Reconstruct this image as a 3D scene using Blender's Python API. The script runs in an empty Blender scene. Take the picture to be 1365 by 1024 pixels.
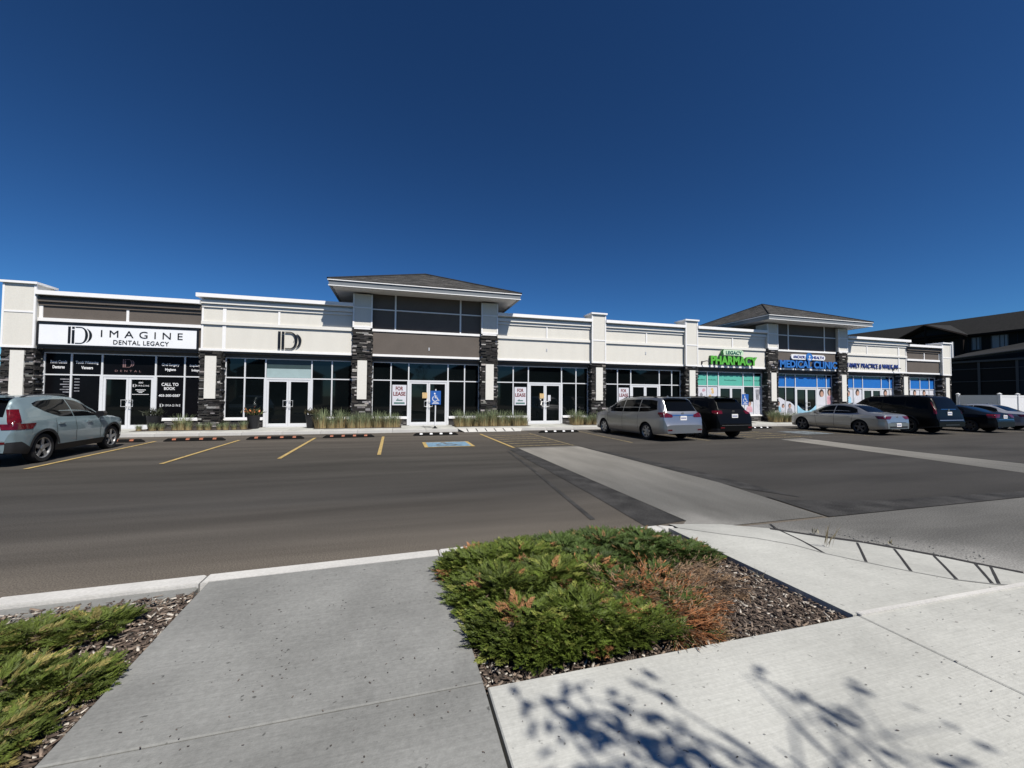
import bpy, bmesh, math, random
import numpy as np
from mathutils import Vector, Matrix

random.seed(7)
rng = np.random.default_rng(11)
SC = bpy.context.scene
COL = SC.collection

# ------------------------------------------------------------------ camera
cam_d = bpy.data.cameras.new('camera')
cam_d.sensor_width = 36.0
cam_d.lens = 13.988
cam_d.clip_start = 0.05
cam_d.clip_end = 4000
cam = bpy.data.objects.new('camera', cam_d)
COL.objects.link(cam)
_r = Vector((0.96175536, -0.27382087, 0.00698325))
_u = Vector((-0.01548947, -0.02891522, 0.99946185))
_f = Vector((0.27347159, 0.96134595, 0.03205071))
cam.matrix_world = Matrix(((_r.x, _u.x, -_f.x, 0), (_r.y, _u.y, -_f.y, 0), (_r.z, _u.z, -_f.z, 1.68), (0, 0, 0, 1)))
SC.camera = cam

# ------------------------------------------------------------------ sky, sun, exposure
SUN_TO = Vector((0.33, -0.948, 1.39)).normalized()
SUN_EL = math.asin(SUN_TO.z)
SUN_ROT = math.atan2(SUN_TO.x, SUN_TO.y)
w = bpy.data.worlds.new('World')
SC.world = w
w.use_nodes = True
nt = w.node_tree
bg = nt.nodes['Background']
sky = nt.nodes.new('ShaderNodeTexSky')
sky.sky_type = 'NISHITA'
sky.sun_disc = False
sky.sun_elevation = SUN_EL
sky.sun_rotation = SUN_ROT
sky.altitude = 4000
sky.air_density = 1.4
sky.dust_density = 0.0
sky.ozone_density = 10.0
gam = nt.nodes.new('ShaderNodeGamma')
gam.inputs['Gamma'].default_value = 1.4
dim = nt.nodes.new('ShaderNodeMix'); dim.data_type = 'RGBA'; dim.blend_type = 'MULTIPLY'
dim.inputs[0].default_value = 1.0; dim.inputs[7].default_value = (0.67, 0.805, 0.765, 1)
nt.links.new(sky.outputs[0], dim.inputs[6])
nt.links.new(dim.outputs[2], gam.inputs[0])
nt.links.new(gam.outputs[0], bg.inputs['Color'])
bg.inputs['Strength'].default_value = 0.05

sun_d = bpy.data.lights.new('sun', 'SUN')
sun_d.energy = 5.0
sun_d.angle = math.radians(0.53)
sun_d.color = (1.0, 0.955, 0.89)
sun = bpy.data.objects.new('sun', sun_d)
sun.rotation_euler = (-SUN_TO).to_track_quat('-Z', 'Y').to_euler()
sun.location = (20, -40, 60)
COL.objects.link(sun)
SC.view_settings.view_transform = 'Standard'
SC.view_settings.look = 'None'
SC.view_settings.gamma = 1.0
SC.view_settings.use_curve_mapping = False
SC.view_settings.exposure = 0.25
SC.cycles.max_bounces = 6
SC.cycles.diffuse_bounces = 1
SC.cycles.transparent_max_bounces = 8

# ------------------------------------------------------------------ materials
MATS = {}
def mat(name, col, rough=0.7, var=0.0, scale=8.0, bump=0.0, bscale=None, metal=0.0, spec=0.5, coat=0.0,
        var2=0.0, scale2=0.6, stretch=None, attr=None, detail=6.0, bdist=0.01, col2=None, ygrad=None, ywarp=1.5, pits=False, dline=None, broom=None, wear=None):
    if name in MATS: return MATS[name]
    m = bpy.data.materials.new(name); m.use_nodes = True
    n = m.node_tree.nodes; l = m.node_tree.links
    b = n['Principled BSDF']
    b.inputs['Roughness'].default_value = rough
    b.inputs['Metallic'].default_value = metal
    b.inputs['Specular IOR Level'].default_value = spec
    b.inputs['Coat Weight'].default_value = coat
    b.inputs['Coat Roughness'].default_value = 0.04
    b.inputs['Base Color'].default_value = (*col, 1)
    tc = n.new('ShaderNodeTexCoord')
    src = tc.outputs['Object']
    if stretch:
        mp = n.new('ShaderNodeMapping'); mp.inputs['Scale'].default_value = stretch
        l.new(src, mp.inputs['Vector']); ssrc = mp.outputs[0]
    else: ssrc = src
    cur = None
    if attr:
        at = n.new('ShaderNodeAttribute'); at.attribute_name = attr; cur = at.outputs['Color']
    def rgbval(c):
        q = n.new('ShaderNodeRGB'); q.outputs[0].default_value = (*c, 1); return q.outputs[0]
    if var > 0:
        t = n.new('ShaderNodeTexNoise'); t.inputs['Scale'].default_value = scale; t.inputs['Detail'].default_value = detail
        t.inputs['Roughness'].default_value = 0.62
        l.new(src, t.inputs['Vector'])
        mr = n.new('ShaderNodeMapRange'); mr.inputs[1].default_value = 0.3; mr.inputs[2].default_value = 0.7
        mr.inputs[3].default_value = 1 - var; mr.inputs[4].default_value = 1 + var
        l.new(t.outputs['Fac'], mr.inputs[0])
        mx = n.new('ShaderNodeMix'); mx.data_type = 'RGBA'; mx.blend_type = 'MULTIPLY'; mx.inputs[0].default_value = 1
        l.new(cur if cur else rgbval(col), mx.inputs[6]); l.new(mr.outputs[0], mx.inputs[7]); cur = mx.outputs[2]
    if var2 > 0:
        t = n.new('ShaderNodeTexNoise'); t.inputs['Scale'].default_value = scale2; t.inputs['Detail'].default_value = 5
        l.new(ssrc, t.inputs['Vector'])
        mr = n.new('ShaderNodeMapRange'); mr.inputs[1].default_value = 0.32; mr.inputs[2].default_value = 0.68
        mr.inputs[3].default_value = 1 - var2; mr.inputs[4].default_value = 1 + var2
        l.new(t.outputs['Fac'], mr.inputs[0])
        mx = n.new('ShaderNodeMix'); mx.data_type = 'RGBA'; mx.blend_type = 'MULTIPLY'; mx.inputs[0].default_value = 1
        l.new(cur if cur else rgbval(col), mx.inputs[6]); l.new(mr.outputs[0], mx.inputs[7]); cur = mx.outputs[2]
    if col2:
        t = n.new('ShaderNodeTexNoise'); t.inputs['Scale'].default_value = scale2 * 0.7; t.inputs['Detail'].default_value = 7
        l.new(ssrc, t.inputs['Vector'])
        mr = n.new('ShaderNodeMapRange'); mr.inputs[1].default_value = 0.45; mr.inputs[2].default_value = 0.62
        l.new(t.outputs['Fac'], mr.inputs[0])
        mx = n.new('ShaderNodeMix'); mx.data_type = 'RGBA'
        l.new(mr.outputs[0], mx.inputs[0])
        l.new(cur if cur else rgbval(col), mx.inputs[6]); mx.inputs[7].default_value = (*col2, 1); cur = mx.outputs[2]
    if pits:
        t = n.new('ShaderNodeTexNoise'); t.inputs['Scale'].default_value = 26; t.inputs['Detail'].default_value = 2; l.new(src, t.inputs['Vector'])
        mr = n.new('ShaderNodeMapRange'); mr.inputs[1].default_value = 0.70; mr.inputs[2].default_value = 0.76; mr.inputs[3].default_value = 1.0; mr.inputs[4].default_value = 0.45; l.new(t.outputs['Fac'], mr.inputs[0])
        t2 = n.new('ShaderNodeTexNoise'); t2.inputs['Scale'].default_value = 0.9; t2.inputs['Detail'].default_value = 8; t2.inputs['Roughness'].default_value = 0.7; l.new(src, t2.inputs['Vector'])
        mr2 = n.new('ShaderNodeMapRange'); mr2.inputs[1].default_value = 0.35; mr2.inputs[2].default_value = 0.6; mr2.inputs[3].default_value = 0.86; mr2.inputs[4].default_value = 1.03; l.new(t2.outputs['Fac'], mr2.inputs[0])
        mm = n.new('ShaderNodeMath'); mm.operation = 'MULTIPLY'; l.new(mr.outputs[0], mm.inputs[0]); l.new(mr2.outputs[0], mm.inputs[1])
        mx = n.new('ShaderNodeMix'); mx.data_type = 'RGBA'; mx.blend_type = 'MULTIPLY'; mx.inputs[0].default_value = 1
        l.new(cur, mx.inputs[6]); l.new(mm.outputs[0], mx.inputs[7]); cur = mx.outputs[2]
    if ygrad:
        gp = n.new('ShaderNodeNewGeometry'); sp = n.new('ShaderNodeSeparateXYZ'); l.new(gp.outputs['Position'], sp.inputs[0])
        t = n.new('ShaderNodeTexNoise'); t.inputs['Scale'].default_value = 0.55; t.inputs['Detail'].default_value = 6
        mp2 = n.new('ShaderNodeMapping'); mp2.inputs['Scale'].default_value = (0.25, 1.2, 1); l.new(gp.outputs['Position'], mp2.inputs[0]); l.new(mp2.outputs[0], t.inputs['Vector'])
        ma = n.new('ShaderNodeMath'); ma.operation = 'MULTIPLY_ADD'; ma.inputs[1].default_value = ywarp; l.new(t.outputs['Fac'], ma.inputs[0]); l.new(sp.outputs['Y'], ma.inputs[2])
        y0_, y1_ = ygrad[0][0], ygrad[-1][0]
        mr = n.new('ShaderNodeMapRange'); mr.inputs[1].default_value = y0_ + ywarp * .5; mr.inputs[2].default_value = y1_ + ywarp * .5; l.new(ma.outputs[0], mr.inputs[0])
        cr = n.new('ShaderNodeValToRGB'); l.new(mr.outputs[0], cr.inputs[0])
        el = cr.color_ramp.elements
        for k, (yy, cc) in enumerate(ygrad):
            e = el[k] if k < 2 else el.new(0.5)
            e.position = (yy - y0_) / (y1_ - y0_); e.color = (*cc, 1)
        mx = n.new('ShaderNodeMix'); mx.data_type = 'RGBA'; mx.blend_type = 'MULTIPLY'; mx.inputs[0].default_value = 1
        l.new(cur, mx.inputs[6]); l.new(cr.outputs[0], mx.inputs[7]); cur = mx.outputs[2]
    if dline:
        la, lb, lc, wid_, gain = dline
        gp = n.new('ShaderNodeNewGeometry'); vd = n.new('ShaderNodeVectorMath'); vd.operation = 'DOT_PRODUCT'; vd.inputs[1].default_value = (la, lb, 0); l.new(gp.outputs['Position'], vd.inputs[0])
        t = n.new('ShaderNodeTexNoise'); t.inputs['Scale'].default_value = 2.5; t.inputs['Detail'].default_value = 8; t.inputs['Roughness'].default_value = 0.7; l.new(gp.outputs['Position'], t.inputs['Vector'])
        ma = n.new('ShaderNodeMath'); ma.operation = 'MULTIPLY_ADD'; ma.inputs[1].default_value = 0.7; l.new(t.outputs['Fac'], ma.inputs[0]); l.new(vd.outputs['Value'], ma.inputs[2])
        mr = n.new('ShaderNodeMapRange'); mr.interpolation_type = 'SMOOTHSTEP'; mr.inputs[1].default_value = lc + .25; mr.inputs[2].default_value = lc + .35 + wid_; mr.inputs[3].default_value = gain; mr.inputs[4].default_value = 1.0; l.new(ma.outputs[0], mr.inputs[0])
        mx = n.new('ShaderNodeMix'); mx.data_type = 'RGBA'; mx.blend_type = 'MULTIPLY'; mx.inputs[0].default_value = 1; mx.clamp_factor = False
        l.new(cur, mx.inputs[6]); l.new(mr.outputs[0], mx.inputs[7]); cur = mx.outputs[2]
    if broom:
        mp3 = n.new('ShaderNodeMapping'); mp3.inputs['Scale'].default_value = broom; l.new(tc.outputs['Object'], mp3.inputs[0])
        t = n.new('ShaderNodeTexNoise'); t.inputs['Scale'].default_value = 1; t.inputs['Detail'].default_value = 3; l.new(mp3.outputs[0], t.inputs['Vector'])
        mr = n.new('ShaderNodeMapRange'); mr.inputs[1].default_value = 0.3; mr.inputs[2].default_value = 0.7; mr.inputs[3].default_value = 0.92; mr.inputs[4].default_value = 1.06; l.new(t.outputs['Fac'], mr.inputs[0])
        mx = n.new('ShaderNodeMix'); mx.data_type = 'RGBA'; mx.blend_type = 'MULTIPLY'; mx.inputs[0].default_value = 1
        l.new(cur, mx.inputs[6]); l.new(mr.outputs[0], mx.inputs[7]); cur = mx.outputs[2]
    if wear:
        t = n.new('ShaderNodeTexNoise'); t.inputs['Scale'].default_value = 9; t.inputs['Detail'].default_value = 10; t.inputs['Roughness'].default_value = 0.75; l.new(src, t.inputs['Vector'])
        mr = n.new('ShaderNodeMapRange'); mr.inputs[1].default_value = wear; mr.inputs[2].default_value = wear + .08; l.new(t.outputs['Fac'], mr.inputs[0])
        mx = n.new('ShaderNodeMix'); mx.data_type = 'RGBA'; l.new(mr.outputs[0], mx.inputs[0]); l.new(cur, mx.inputs[6]); mx.inputs[7].default_value = (.06, .056, .052, 1); cur = mx.outputs[2]
    if cur: l.new(cur, b.inputs['Base Color'])
    if bump > 0:
        t = n.new('ShaderNodeTexNoise'); t.inputs['Scale'].default_value = bscale or scale; t.inputs['Detail'].default_value = 4
        l.new(src, t.inputs['Vector'])
        bp = n.new('ShaderNodeBump'); bp.inputs['Strength'].default_value = bump; bp.inputs['Distance'].default_value = bdist
        l.new(t.outputs['Fac'], bp.inputs['Height']); l.new(bp.outputs[0], b.inputs['Normal'])
    MATS[name] = m
    return m

M = lambda k: MATS[k]
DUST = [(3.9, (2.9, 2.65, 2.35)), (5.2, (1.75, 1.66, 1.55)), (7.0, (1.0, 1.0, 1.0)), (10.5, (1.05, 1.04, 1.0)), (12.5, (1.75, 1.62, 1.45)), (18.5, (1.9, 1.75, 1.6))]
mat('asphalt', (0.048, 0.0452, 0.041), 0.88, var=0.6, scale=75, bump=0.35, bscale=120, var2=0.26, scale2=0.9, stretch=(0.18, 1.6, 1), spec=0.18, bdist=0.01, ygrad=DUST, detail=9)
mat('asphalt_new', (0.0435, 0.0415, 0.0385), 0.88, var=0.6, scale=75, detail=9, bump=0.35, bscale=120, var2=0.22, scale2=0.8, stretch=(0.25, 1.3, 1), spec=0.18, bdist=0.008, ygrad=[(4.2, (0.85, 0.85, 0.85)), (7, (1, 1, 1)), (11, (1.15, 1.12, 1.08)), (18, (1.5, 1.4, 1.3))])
mat('asphalt_seal', (0.038, 0.037, 0.0355), 0.85, var=0.5, scale=45, bump=0.5, bscale=90, var2=0.4, scale2=2.5, spec=0.18, bdist=0.008)
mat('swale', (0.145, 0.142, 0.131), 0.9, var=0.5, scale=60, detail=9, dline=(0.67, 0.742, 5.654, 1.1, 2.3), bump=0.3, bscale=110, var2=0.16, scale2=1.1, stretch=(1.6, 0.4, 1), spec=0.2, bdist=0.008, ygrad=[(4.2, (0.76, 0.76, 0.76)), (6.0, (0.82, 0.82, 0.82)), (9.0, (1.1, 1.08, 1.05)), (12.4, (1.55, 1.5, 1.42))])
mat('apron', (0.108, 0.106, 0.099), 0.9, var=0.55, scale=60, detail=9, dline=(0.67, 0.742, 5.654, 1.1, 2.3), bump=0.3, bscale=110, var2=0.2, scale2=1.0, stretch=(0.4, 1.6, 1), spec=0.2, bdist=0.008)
mat('concrete', (0.42, 0.42, 0.385), 0.9, var=0.09, scale=38, bump=0.35, bscale=120, var2=0.08, scale2=1.6, spec=0.2, bdist=0.004, pits=True, broom=(4, 120, 1))
mat('concrete_grey', (0.212, 0.213, 0.2), 0.9, var=0.13, scale=42, bump=0.4, bscale=120, var2=0.1, scale2=2.0, spec=0.2, bdist=0.004, pits=True, broom=(3, 90, 1))
mat('kerb_white', (0.5, 0.49, 0.46), 0.9, var=0.1, scale=40, bump=0.3, bscale=120, var2=0.08, scale2=2, spec=0.2)
mat('joint', (0.02, 0.019, 0.018), 0.95, var=0.4, scale=40)
mat('soil', (0.05, 0.038, 0.03), 0.95, var=0.45, scale=45, bump=0.8, bscale=60, bdist=0.02)
mat('far_ground', (0.09, 0.095, 0.05), 0.95, var=0.3, scale=0.4)
mat('bark_chip', (0.1, 0.08, 0.07), 0.9, attr='tint', var=0.25, scale=60)
mat('leaf', (0.06, 0.1, 0.03), 0.6, attr='tint', spec=0.25)
mat('stem', (0.09, 0.06, 0.04), 0.9, var=0.3, scale=50)
mat('line_yellow', (0.40, 0.29, 0.115), 0.85, var=0.35, scale=25, var2=0.2, scale2=5, spec=0.2, wear=0.56)
mat('line_worn', (0.24, 0.195, 0.115), 0.85, var=0.4, scale=40, var2=0.3, scale2=3, spec=0.2, wear=0.50)
mat('patch_blue', (0.15, 0.25, 0.34), 0.8, var=0.25, scale=25, var2=0.2, scale2=5, spec=0.2, wear=0.58)
mat('stucco', (0.68, 0.655, 0.585), 0.9, var=0.06, scale=30, bump=0.35, bscale=70, var2=0.025, scale2=1.0, stretch=(2.5, 2.5, 0.5), spec=0.2)
mat('trim_cream', (0.735, 0.715, 0.66), 0.75, var=0.03, scale=4, spec=0.25)
mat('patch_faded', (0.15, 0.17, 0.18), 0.85, var=0.3, scale=20, var2=0.3, scale2=4, spec=0.2, wear=0.54)
mat('trim_white', (0.84, 0.83, 0.81), 0.6, var=0.03, scale=4, spec=0.35)
mat('brown', (0.118, 0.1, 0.085), 0.75, var=0.06, scale=20, var2=0.06, scale2=1.5, bump=0.1, bscale=60, spec=0.3)
mat('light_panel', (0.7, 0.68, 0.62), 0.85, var=0.05, scale=12, spec=0.2)
mat('header', (0.085, 0.085, 0.085), 0.75, var=0.1, scale=6, spec=0.2)
mat('frame', (0.66, 0.67, 0.68), 0.4, metal=0.0, var=0.03, scale=10, spec=0.5)
mat('stone', (0.06, 0.055, 0.052), 0.85, attr='tint', var=0.3, scale=22, bump=0.6, bscale=40, bdist=0.02, spec=0.3)
mat('glass', (0.003, 0.0045, 0.005), 0.03, var=0.3, scale=0.5, spec=0.38)
mat('glass_film', (0.004, 0.004, 0.005), 0.25, var=0.2, scale=2, spec=0.12)
mat('shingle', (0.085, 0.08, 0.075), 0.92, var=0.45, scale=16, var2=0.15, scale2=1.5, bump=0.6, bscale=30, bdist=0.02, spec=0.2, attr='tint')
mat('soffit_white', (0.62, 0.61, 0.59), 0.8, var=0.04, scale=5)
mat('brick_red', (0.16, 0.07, 0.05), 0.9, var=0.2, scale=8)
mat('siding_tan', (0.2, 0.17, 0.13), 0.9, var=0.1, scale=4)
mat('gutter', (0.19, 0.205, 0.215), 0.5, var=0.05, scale=4, spec=0.3)
mat('sign_white', (0.82, 0.83, 0.84), 0.5, var=0.02, scale=3, spec=0.4)
mat('black_gloss', (0.008, 0.008, 0.009), 0.35, var=0.2, scale=8)
mat('black_matt', (0.008, 0.008, 0.009), 0.85, var=0.25, scale=20, spec=0.15)
mat('rubber', (0.008, 0.008, 0.008), 0.85, var=0.3, scale=30, spec=0.12)
mat('vinyl_white', (0.75, 0.75, 0.75), 0.6, var=0.03, scale=6)
mat('vinyl_red', (0.16, 0.02, 0.02), 0.6, var=0.05, scale=6)
mat('vinyl_pink', (0.22, 0.13, 0.13), 0.6, var=0.05, scale=6)
mat('green_dark', (0.015, 0.12, 0.09), 0.6, var=0.05, scale=6)
mat('sign_green', (0.10, 0.42, 0.045), 0.45, var=0.04, scale=6)
mat('sign_green_side', (0.012, 0.075, 0.012), 0.5, var=0.04, scale=6)
mat('sign_pale_green', (0.55, 0.72, 0.5), 0.5, var=0.03, scale=6)
mat('sign_blue', (0.03, 0.16, 0.48), 0.45, var=0.04, scale=6)
mat('sign_blue_side', (0.01, 0.04, 0.16), 0.5, var=0.04, scale=6)
mat('sign_navy', (0.025, 0.05, 0.25), 0.5, var=0.04, scale=6)
mat('film_teal', (0.10, 0.42, 0.33), 0.5, var=0.04, scale=3, spec=0.4)
mat('film_blue', (0.015, 0.14, 0.46), 0.45, var=0.05, scale=3, spec=0.4)
mat('poster_white', (0.62, 0.62, 0.66), 0.6, var=0.05, scale=3)
mat('poster_pink', (0.6, 0.35, 0.4), 0.6, var=0.3, scale=5)
mat('poster_yellow', (0.6, 0.42, 0.2), 0.6, var=0.25, scale=6)
mat('poster_blue', (0.3, 0.55, 0.7), 0.6, var=0.2, scale=3)
mat('poster_grey', (0.25, 0.25, 0.27), 0.6, var=0.5, scale=6)
mat('skin', (0.5, 0.3, 0.22), 0.6, var=0.1, scale=5)
mat('hair_dark', (0.03, 0.02, 0.015), 0.7, var=0.3, scale=20)
mat('access_blue', (0.015, 0.10, 0.38), 0.5, var=0.05, scale=6)
mat('galv', (0.55, 0.56, 0.57), 0.45, metal=0.3, var=0.08, scale=12)
mat('orange', (0.36, 0.12, 0.06), 0.6, var=0.3, scale=20)
mat('film_frost', (0.32, 0.42, 0.42), 0.5, var=0.08, scale=3)
mat('film_frost_dark', (0.04, 0.065, 0.065), 0.4, var=0.1, scale=3)
mat('pot_black', (0.01, 0.01, 0.011), 0.55, var=0.2, scale=15)
mat('siding_dark', (0.016, 0.0155, 0.016), 0.9, var=0.08, scale=6, spec=0.1)
mat('siding_blue', (0.022, 0.027, 0.034), 0.9, var=0.06, scale=6, spec=0.1)
mat('trim_grey', (0.075, 0.075, 0.08), 0.85, var=0.05, scale=6, spec=0.2)
mat('roof_dark', (0.018, 0.018, 0.0175), 0.95, var=0.35, scale=5, bump=0.4, bscale=20, spec=0.1)
mat('roof_grey', (0.03, 0.03, 0.03), 0.95, var=0.3, scale=8, bump=0.4, bscale=20, spec=0.1)
mat('timber_dark', (0.012, 0.009, 0.008), 0.9, var=0.2, scale=10, spec=0.1)
mat('blind', (0.2, 0.22, 0.25), 0.6, var=0.1, scale=8)
# vehicles
mat('paint_blue_grey', (0.195, 0.262, 0.28), 0.32, var=0.03, scale=3, metal=0.25, coat=0.7)
mat('paint_silver', (0.42, 0.425, 0.425), 0.33, var=0.03, scale=3, metal=0.88, coat=0.4)
mat('paint_silver_warm', (0.45, 0.45, 0.435), 0.33, var=0.03, scale=3, metal=0.85, coat=0.4)
mat('paint_black', (0.003, 0.003, 0.003), 0.3, var=0.1, scale=3, coat=0.0, spec=0.16)
mat('paint_navy', (0.005, 0.007, 0.010), 0.28, var=0.1, scale=3, coat=0.15, spec=0.2)
mat('paint_pale', (0.34, 0.36, 0.40), 0.32, var=0.03, scale=3, metal=0.4, coat=0.8)
mat('car_glass', (0.003, 0.0035, 0.004), 0.05, var=0.2, scale=1, spec=0.13)
mat('clad', (0.014, 0.014, 0.015), 0.65, var=0.15, scale=20)
mat('lamp_red', (0.085, 0.003, 0.005), 0.15, var=0.4, scale=14, coat=0.4)
mat('lamp_clear', (0.6, 0.6, 0.62), 0.1, var=0.2, scale=14, coat=0.8)
mat('chrome', (0.75, 0.76, 0.78), 0.12, metal=1.0, var=0.05, scale=8)
mat('tyre', (0.012, 0.012, 0.012), 0.85, var=0.25, scale=30)
mat('alloy', (0.42, 0.43, 0.44), 0.3, metal=0.8, var=0.06, scale=8)
mat('alloy_dark', (0.09, 0.09, 0.095), 0.35, metal=0.7, var=0.1, scale=8)
mat('plate', (0.78, 0.77, 0.74), 0.5, var=0.06, scale=12)

# ------------------------------------------------------------------ mesh helpers
WL = {}          # world location of every object built
def wloc(o): return WL.get(o.name, Vector((0, 0, 0)))
def tag(o, label=None, cat=None, group=None, kind=None):
    if label: o['label'] = label
    if cat: o['category'] = cat
    if group: o['group'] = group
    if kind: o['kind'] = kind
    return o
def empty(name, loc, label=None, cat=None, group=None, parent=None):
    o = bpy.data.objects.new(name, None); COL.objects.link(o)
    o.empty_display_size = 0.2
    loc = Vector(loc)
    if parent: o.parent = parent; o.location = loc - wloc(parent)
    else: o.location = loc
    WL[o.name] = loc
    return tag(o, label, cat, group)
class MB:
    def __init__(s): s.v = []; s.f = []; s.mi = []; s.tint = []
    def add(s, verts, faces, m=0, tint=None):
        o = len(s.v); s.v.extend(verts)
        for q in faces: s.f.append(tuple(i + o for i in q)); s.mi.append(m)
        if tint is not None:
            while len(s.tint) < o: s.tint.append((0.5, 0.5, 0.5))
            s.tint.extend([tint] * len(verts))
        return s
    def box(s, x0, x1, y0, y1, z0, z1, m=0, tint=None, skip=''):
        v = [(x0, y0, z0), (x1, y0, z0), (x1, y1, z0), (x0, y1, z0), (x0, y0, z1), (x1, y0, z1), (x1, y1, z1), (x0, y1, z1)]
        fs = {'b': (0, 3, 2, 1), 't': (4, 5, 6, 7), 'f': (0, 1, 5, 4), 'r': (1, 2, 6, 5), 'k': (2, 3, 7, 6), 'l': (3, 0, 4, 7)}
        return s.add(v, [q for k, q in fs.items() if k not in skip], m, tint)
    def quad(s, a, b, c, d, m=0, tint=None): return s.add([a, b, c, d], [(0, 1, 2, 3)], m, tint)
    def prism(s, poly, z0, z1, m=0, ch=0.0):
        # poly counter-clockwise in plan; z1 may be a function of (x, y)
        n = len(poly); fz = z1 if callable(z1) else (lambda x, y: z1)
        v = [(x, y, z0) for x, y in poly]
        if ch:
            cx = sum(p[0] for p in poly) / n; cy = sum(p[1] for p in poly) / n
            v += [(x, y, fz(x, y) - ch) for x, y in poly]
            for x, y in poly:
                d = math.hypot(x - cx, y - cy) or 1; k = 1 - ch * 1.4 / d
                v.append((cx + (x - cx) * k, cy + (y - cy) * k, fz(x, y)))
            f = [(i, (i + 1) % n, n + (i + 1) % n, n + i) for i in range(n)]
            f += [(n + i, n + (i + 1) % n, 2 * n + (i + 1) % n, 2 * n + i) for i in range(n)]
            f.append(tuple(range(2 * n, 3 * n)))
        else:
            v += [(x, y, fz(x, y)) for x, y in poly]
            f = [(i, (i + 1) % n, n + (i + 1) % n, n + i) for i in range(n)]
            f.append(tuple(range(n, 2 * n)))
        f.append(tuple(range(n - 1, -1, -1)))
        return s.add(v, f, m)
    def ext(s, poly, y0, y1, m=0, ms=None):
        # poly in the x-z plane (counter-clockwise seen from -Y), extruded from y0 (front) to y1
        n = len(poly)
        v = [(x, y0, z) for x, z in poly] + [(x, y1, z) for x, z in poly]
        s.add(v, [tuple(range(n))], m)
        s.add(v, [(i, n + i, n + (i + 1) % n, (i + 1) % n) for i in range(n)], m if ms is None else ms)
        s.add(v, [tuple(range(2 * n - 1, n - 1, -1))], m if ms is None else ms)
        return s
    def tube(s, pts, rad, n=8, m=0, cap=True, tint=None):
        pts = [Vector(p) for p in pts]; rings = []
        rr = rad if isinstance(rad, (list, tuple)) else [rad] * len(pts)
        for i, p in enumerate(pts):
            d = (pts[min(i + 1, len(pts) - 1)] - pts[max(i - 1, 0)]).normalized()
            a = Vector((0, 0, 1)) if abs(d.z) < 0.9 else Vector((1, 0, 0))
            u = d.cross(a).normalized(); w_ = d.cross(u)
            rings += [tuple(p + (u * math.cos(2 * math.pi * k / n) + w_ * math.sin(2 * math.pi * k / n)) * rr[i]) for k in range(n)]
        f = [(i * n + k, i * n + (k + 1) % n, (i + 1) * n + (k + 1) % n, (i + 1) * n + k) for i in range(len(pts) - 1) for k in range(n)]
        if cap: f += [tuple(range(n)), tuple(range(len(rings) - 1, len(rings) - n - 1, -1))]
        return s.add(rings, f, m, tint)
    def lathe(s, prof, c=(0, 0, 0), axis='z', n=24, m=0):
        v = []; f = []
        for r, h in prof:
            for k in range(n):
                a = 2 * math.pi * k / n; p, q = r * math.cos(a), r * math.sin(a)
                v.append((c[0] + p, c[1] + q, c[2] + h) if axis == 'z' else (c[0] + h, c[1] + p, c[2] + q))
        for i in range(len(prof) - 1):
            for k in range(n):
                f.append((i * n + k, i * n + (k + 1) % n, (i + 1) * n + (k + 1) % n, (i + 1) * n + k))
        return s.add(v, f, m)
    def build(s, name, mats, parent=None, smooth=False, kind=None, loc=None, angle=None):
        me = bpy.data.meshes.new(name)
        v = np.array(s.v, dtype=float).reshape(-1, 3)
        if parent is not None: org = Vector(wloc(parent)) if loc is None else Vector(loc)
        elif loc is not None: org = Vector(loc)
        else: org = Vector(((v[:, 0].min() + v[:, 0].max()) / 2, (v[:, 1].min() + v[:, 1].max()) / 2, v[:, 2].min()))
        me.from_pydata((v - np.array(org)).tolist(), [], s.f)
        if not isinstance(mats, (list, tuple)): mats = [mats]
        for m_ in mats: me.materials.append(MATS[m_] if isinstance(m_, str) else m_)
        me.polygons.foreach_set('material_index', s.mi)
        if smooth: me.polygons.foreach_set('use_smooth', [True] * len(me.polygons))
        if s.tint:
            while len(s.tint) < len(s.v): s.tint.append((0.5, 0.5, 0.5))
            at = me.attributes.new('tint', 'FLOAT_COLOR', 'POINT')
            at.data.foreach_set('color', [c for t in s.tint for c in (t[0], t[1], t[2], 1.0)])
        me.update()
        if smooth and angle: me.set_sharp_from_angle(angle=math.radians(angle))
        o = bpy.data.objects.new(name, me); COL.objects.link(o)
        if parent is not None: o.parent = parent; o.location = org - wloc(parent)
        else: o.location = org
        WL[o.name] = org
        if kind: o['kind'] = kind
        return o
def structure(name, mb, mats, **k): return mb.build(name, mats, kind='structure', **k)
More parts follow.
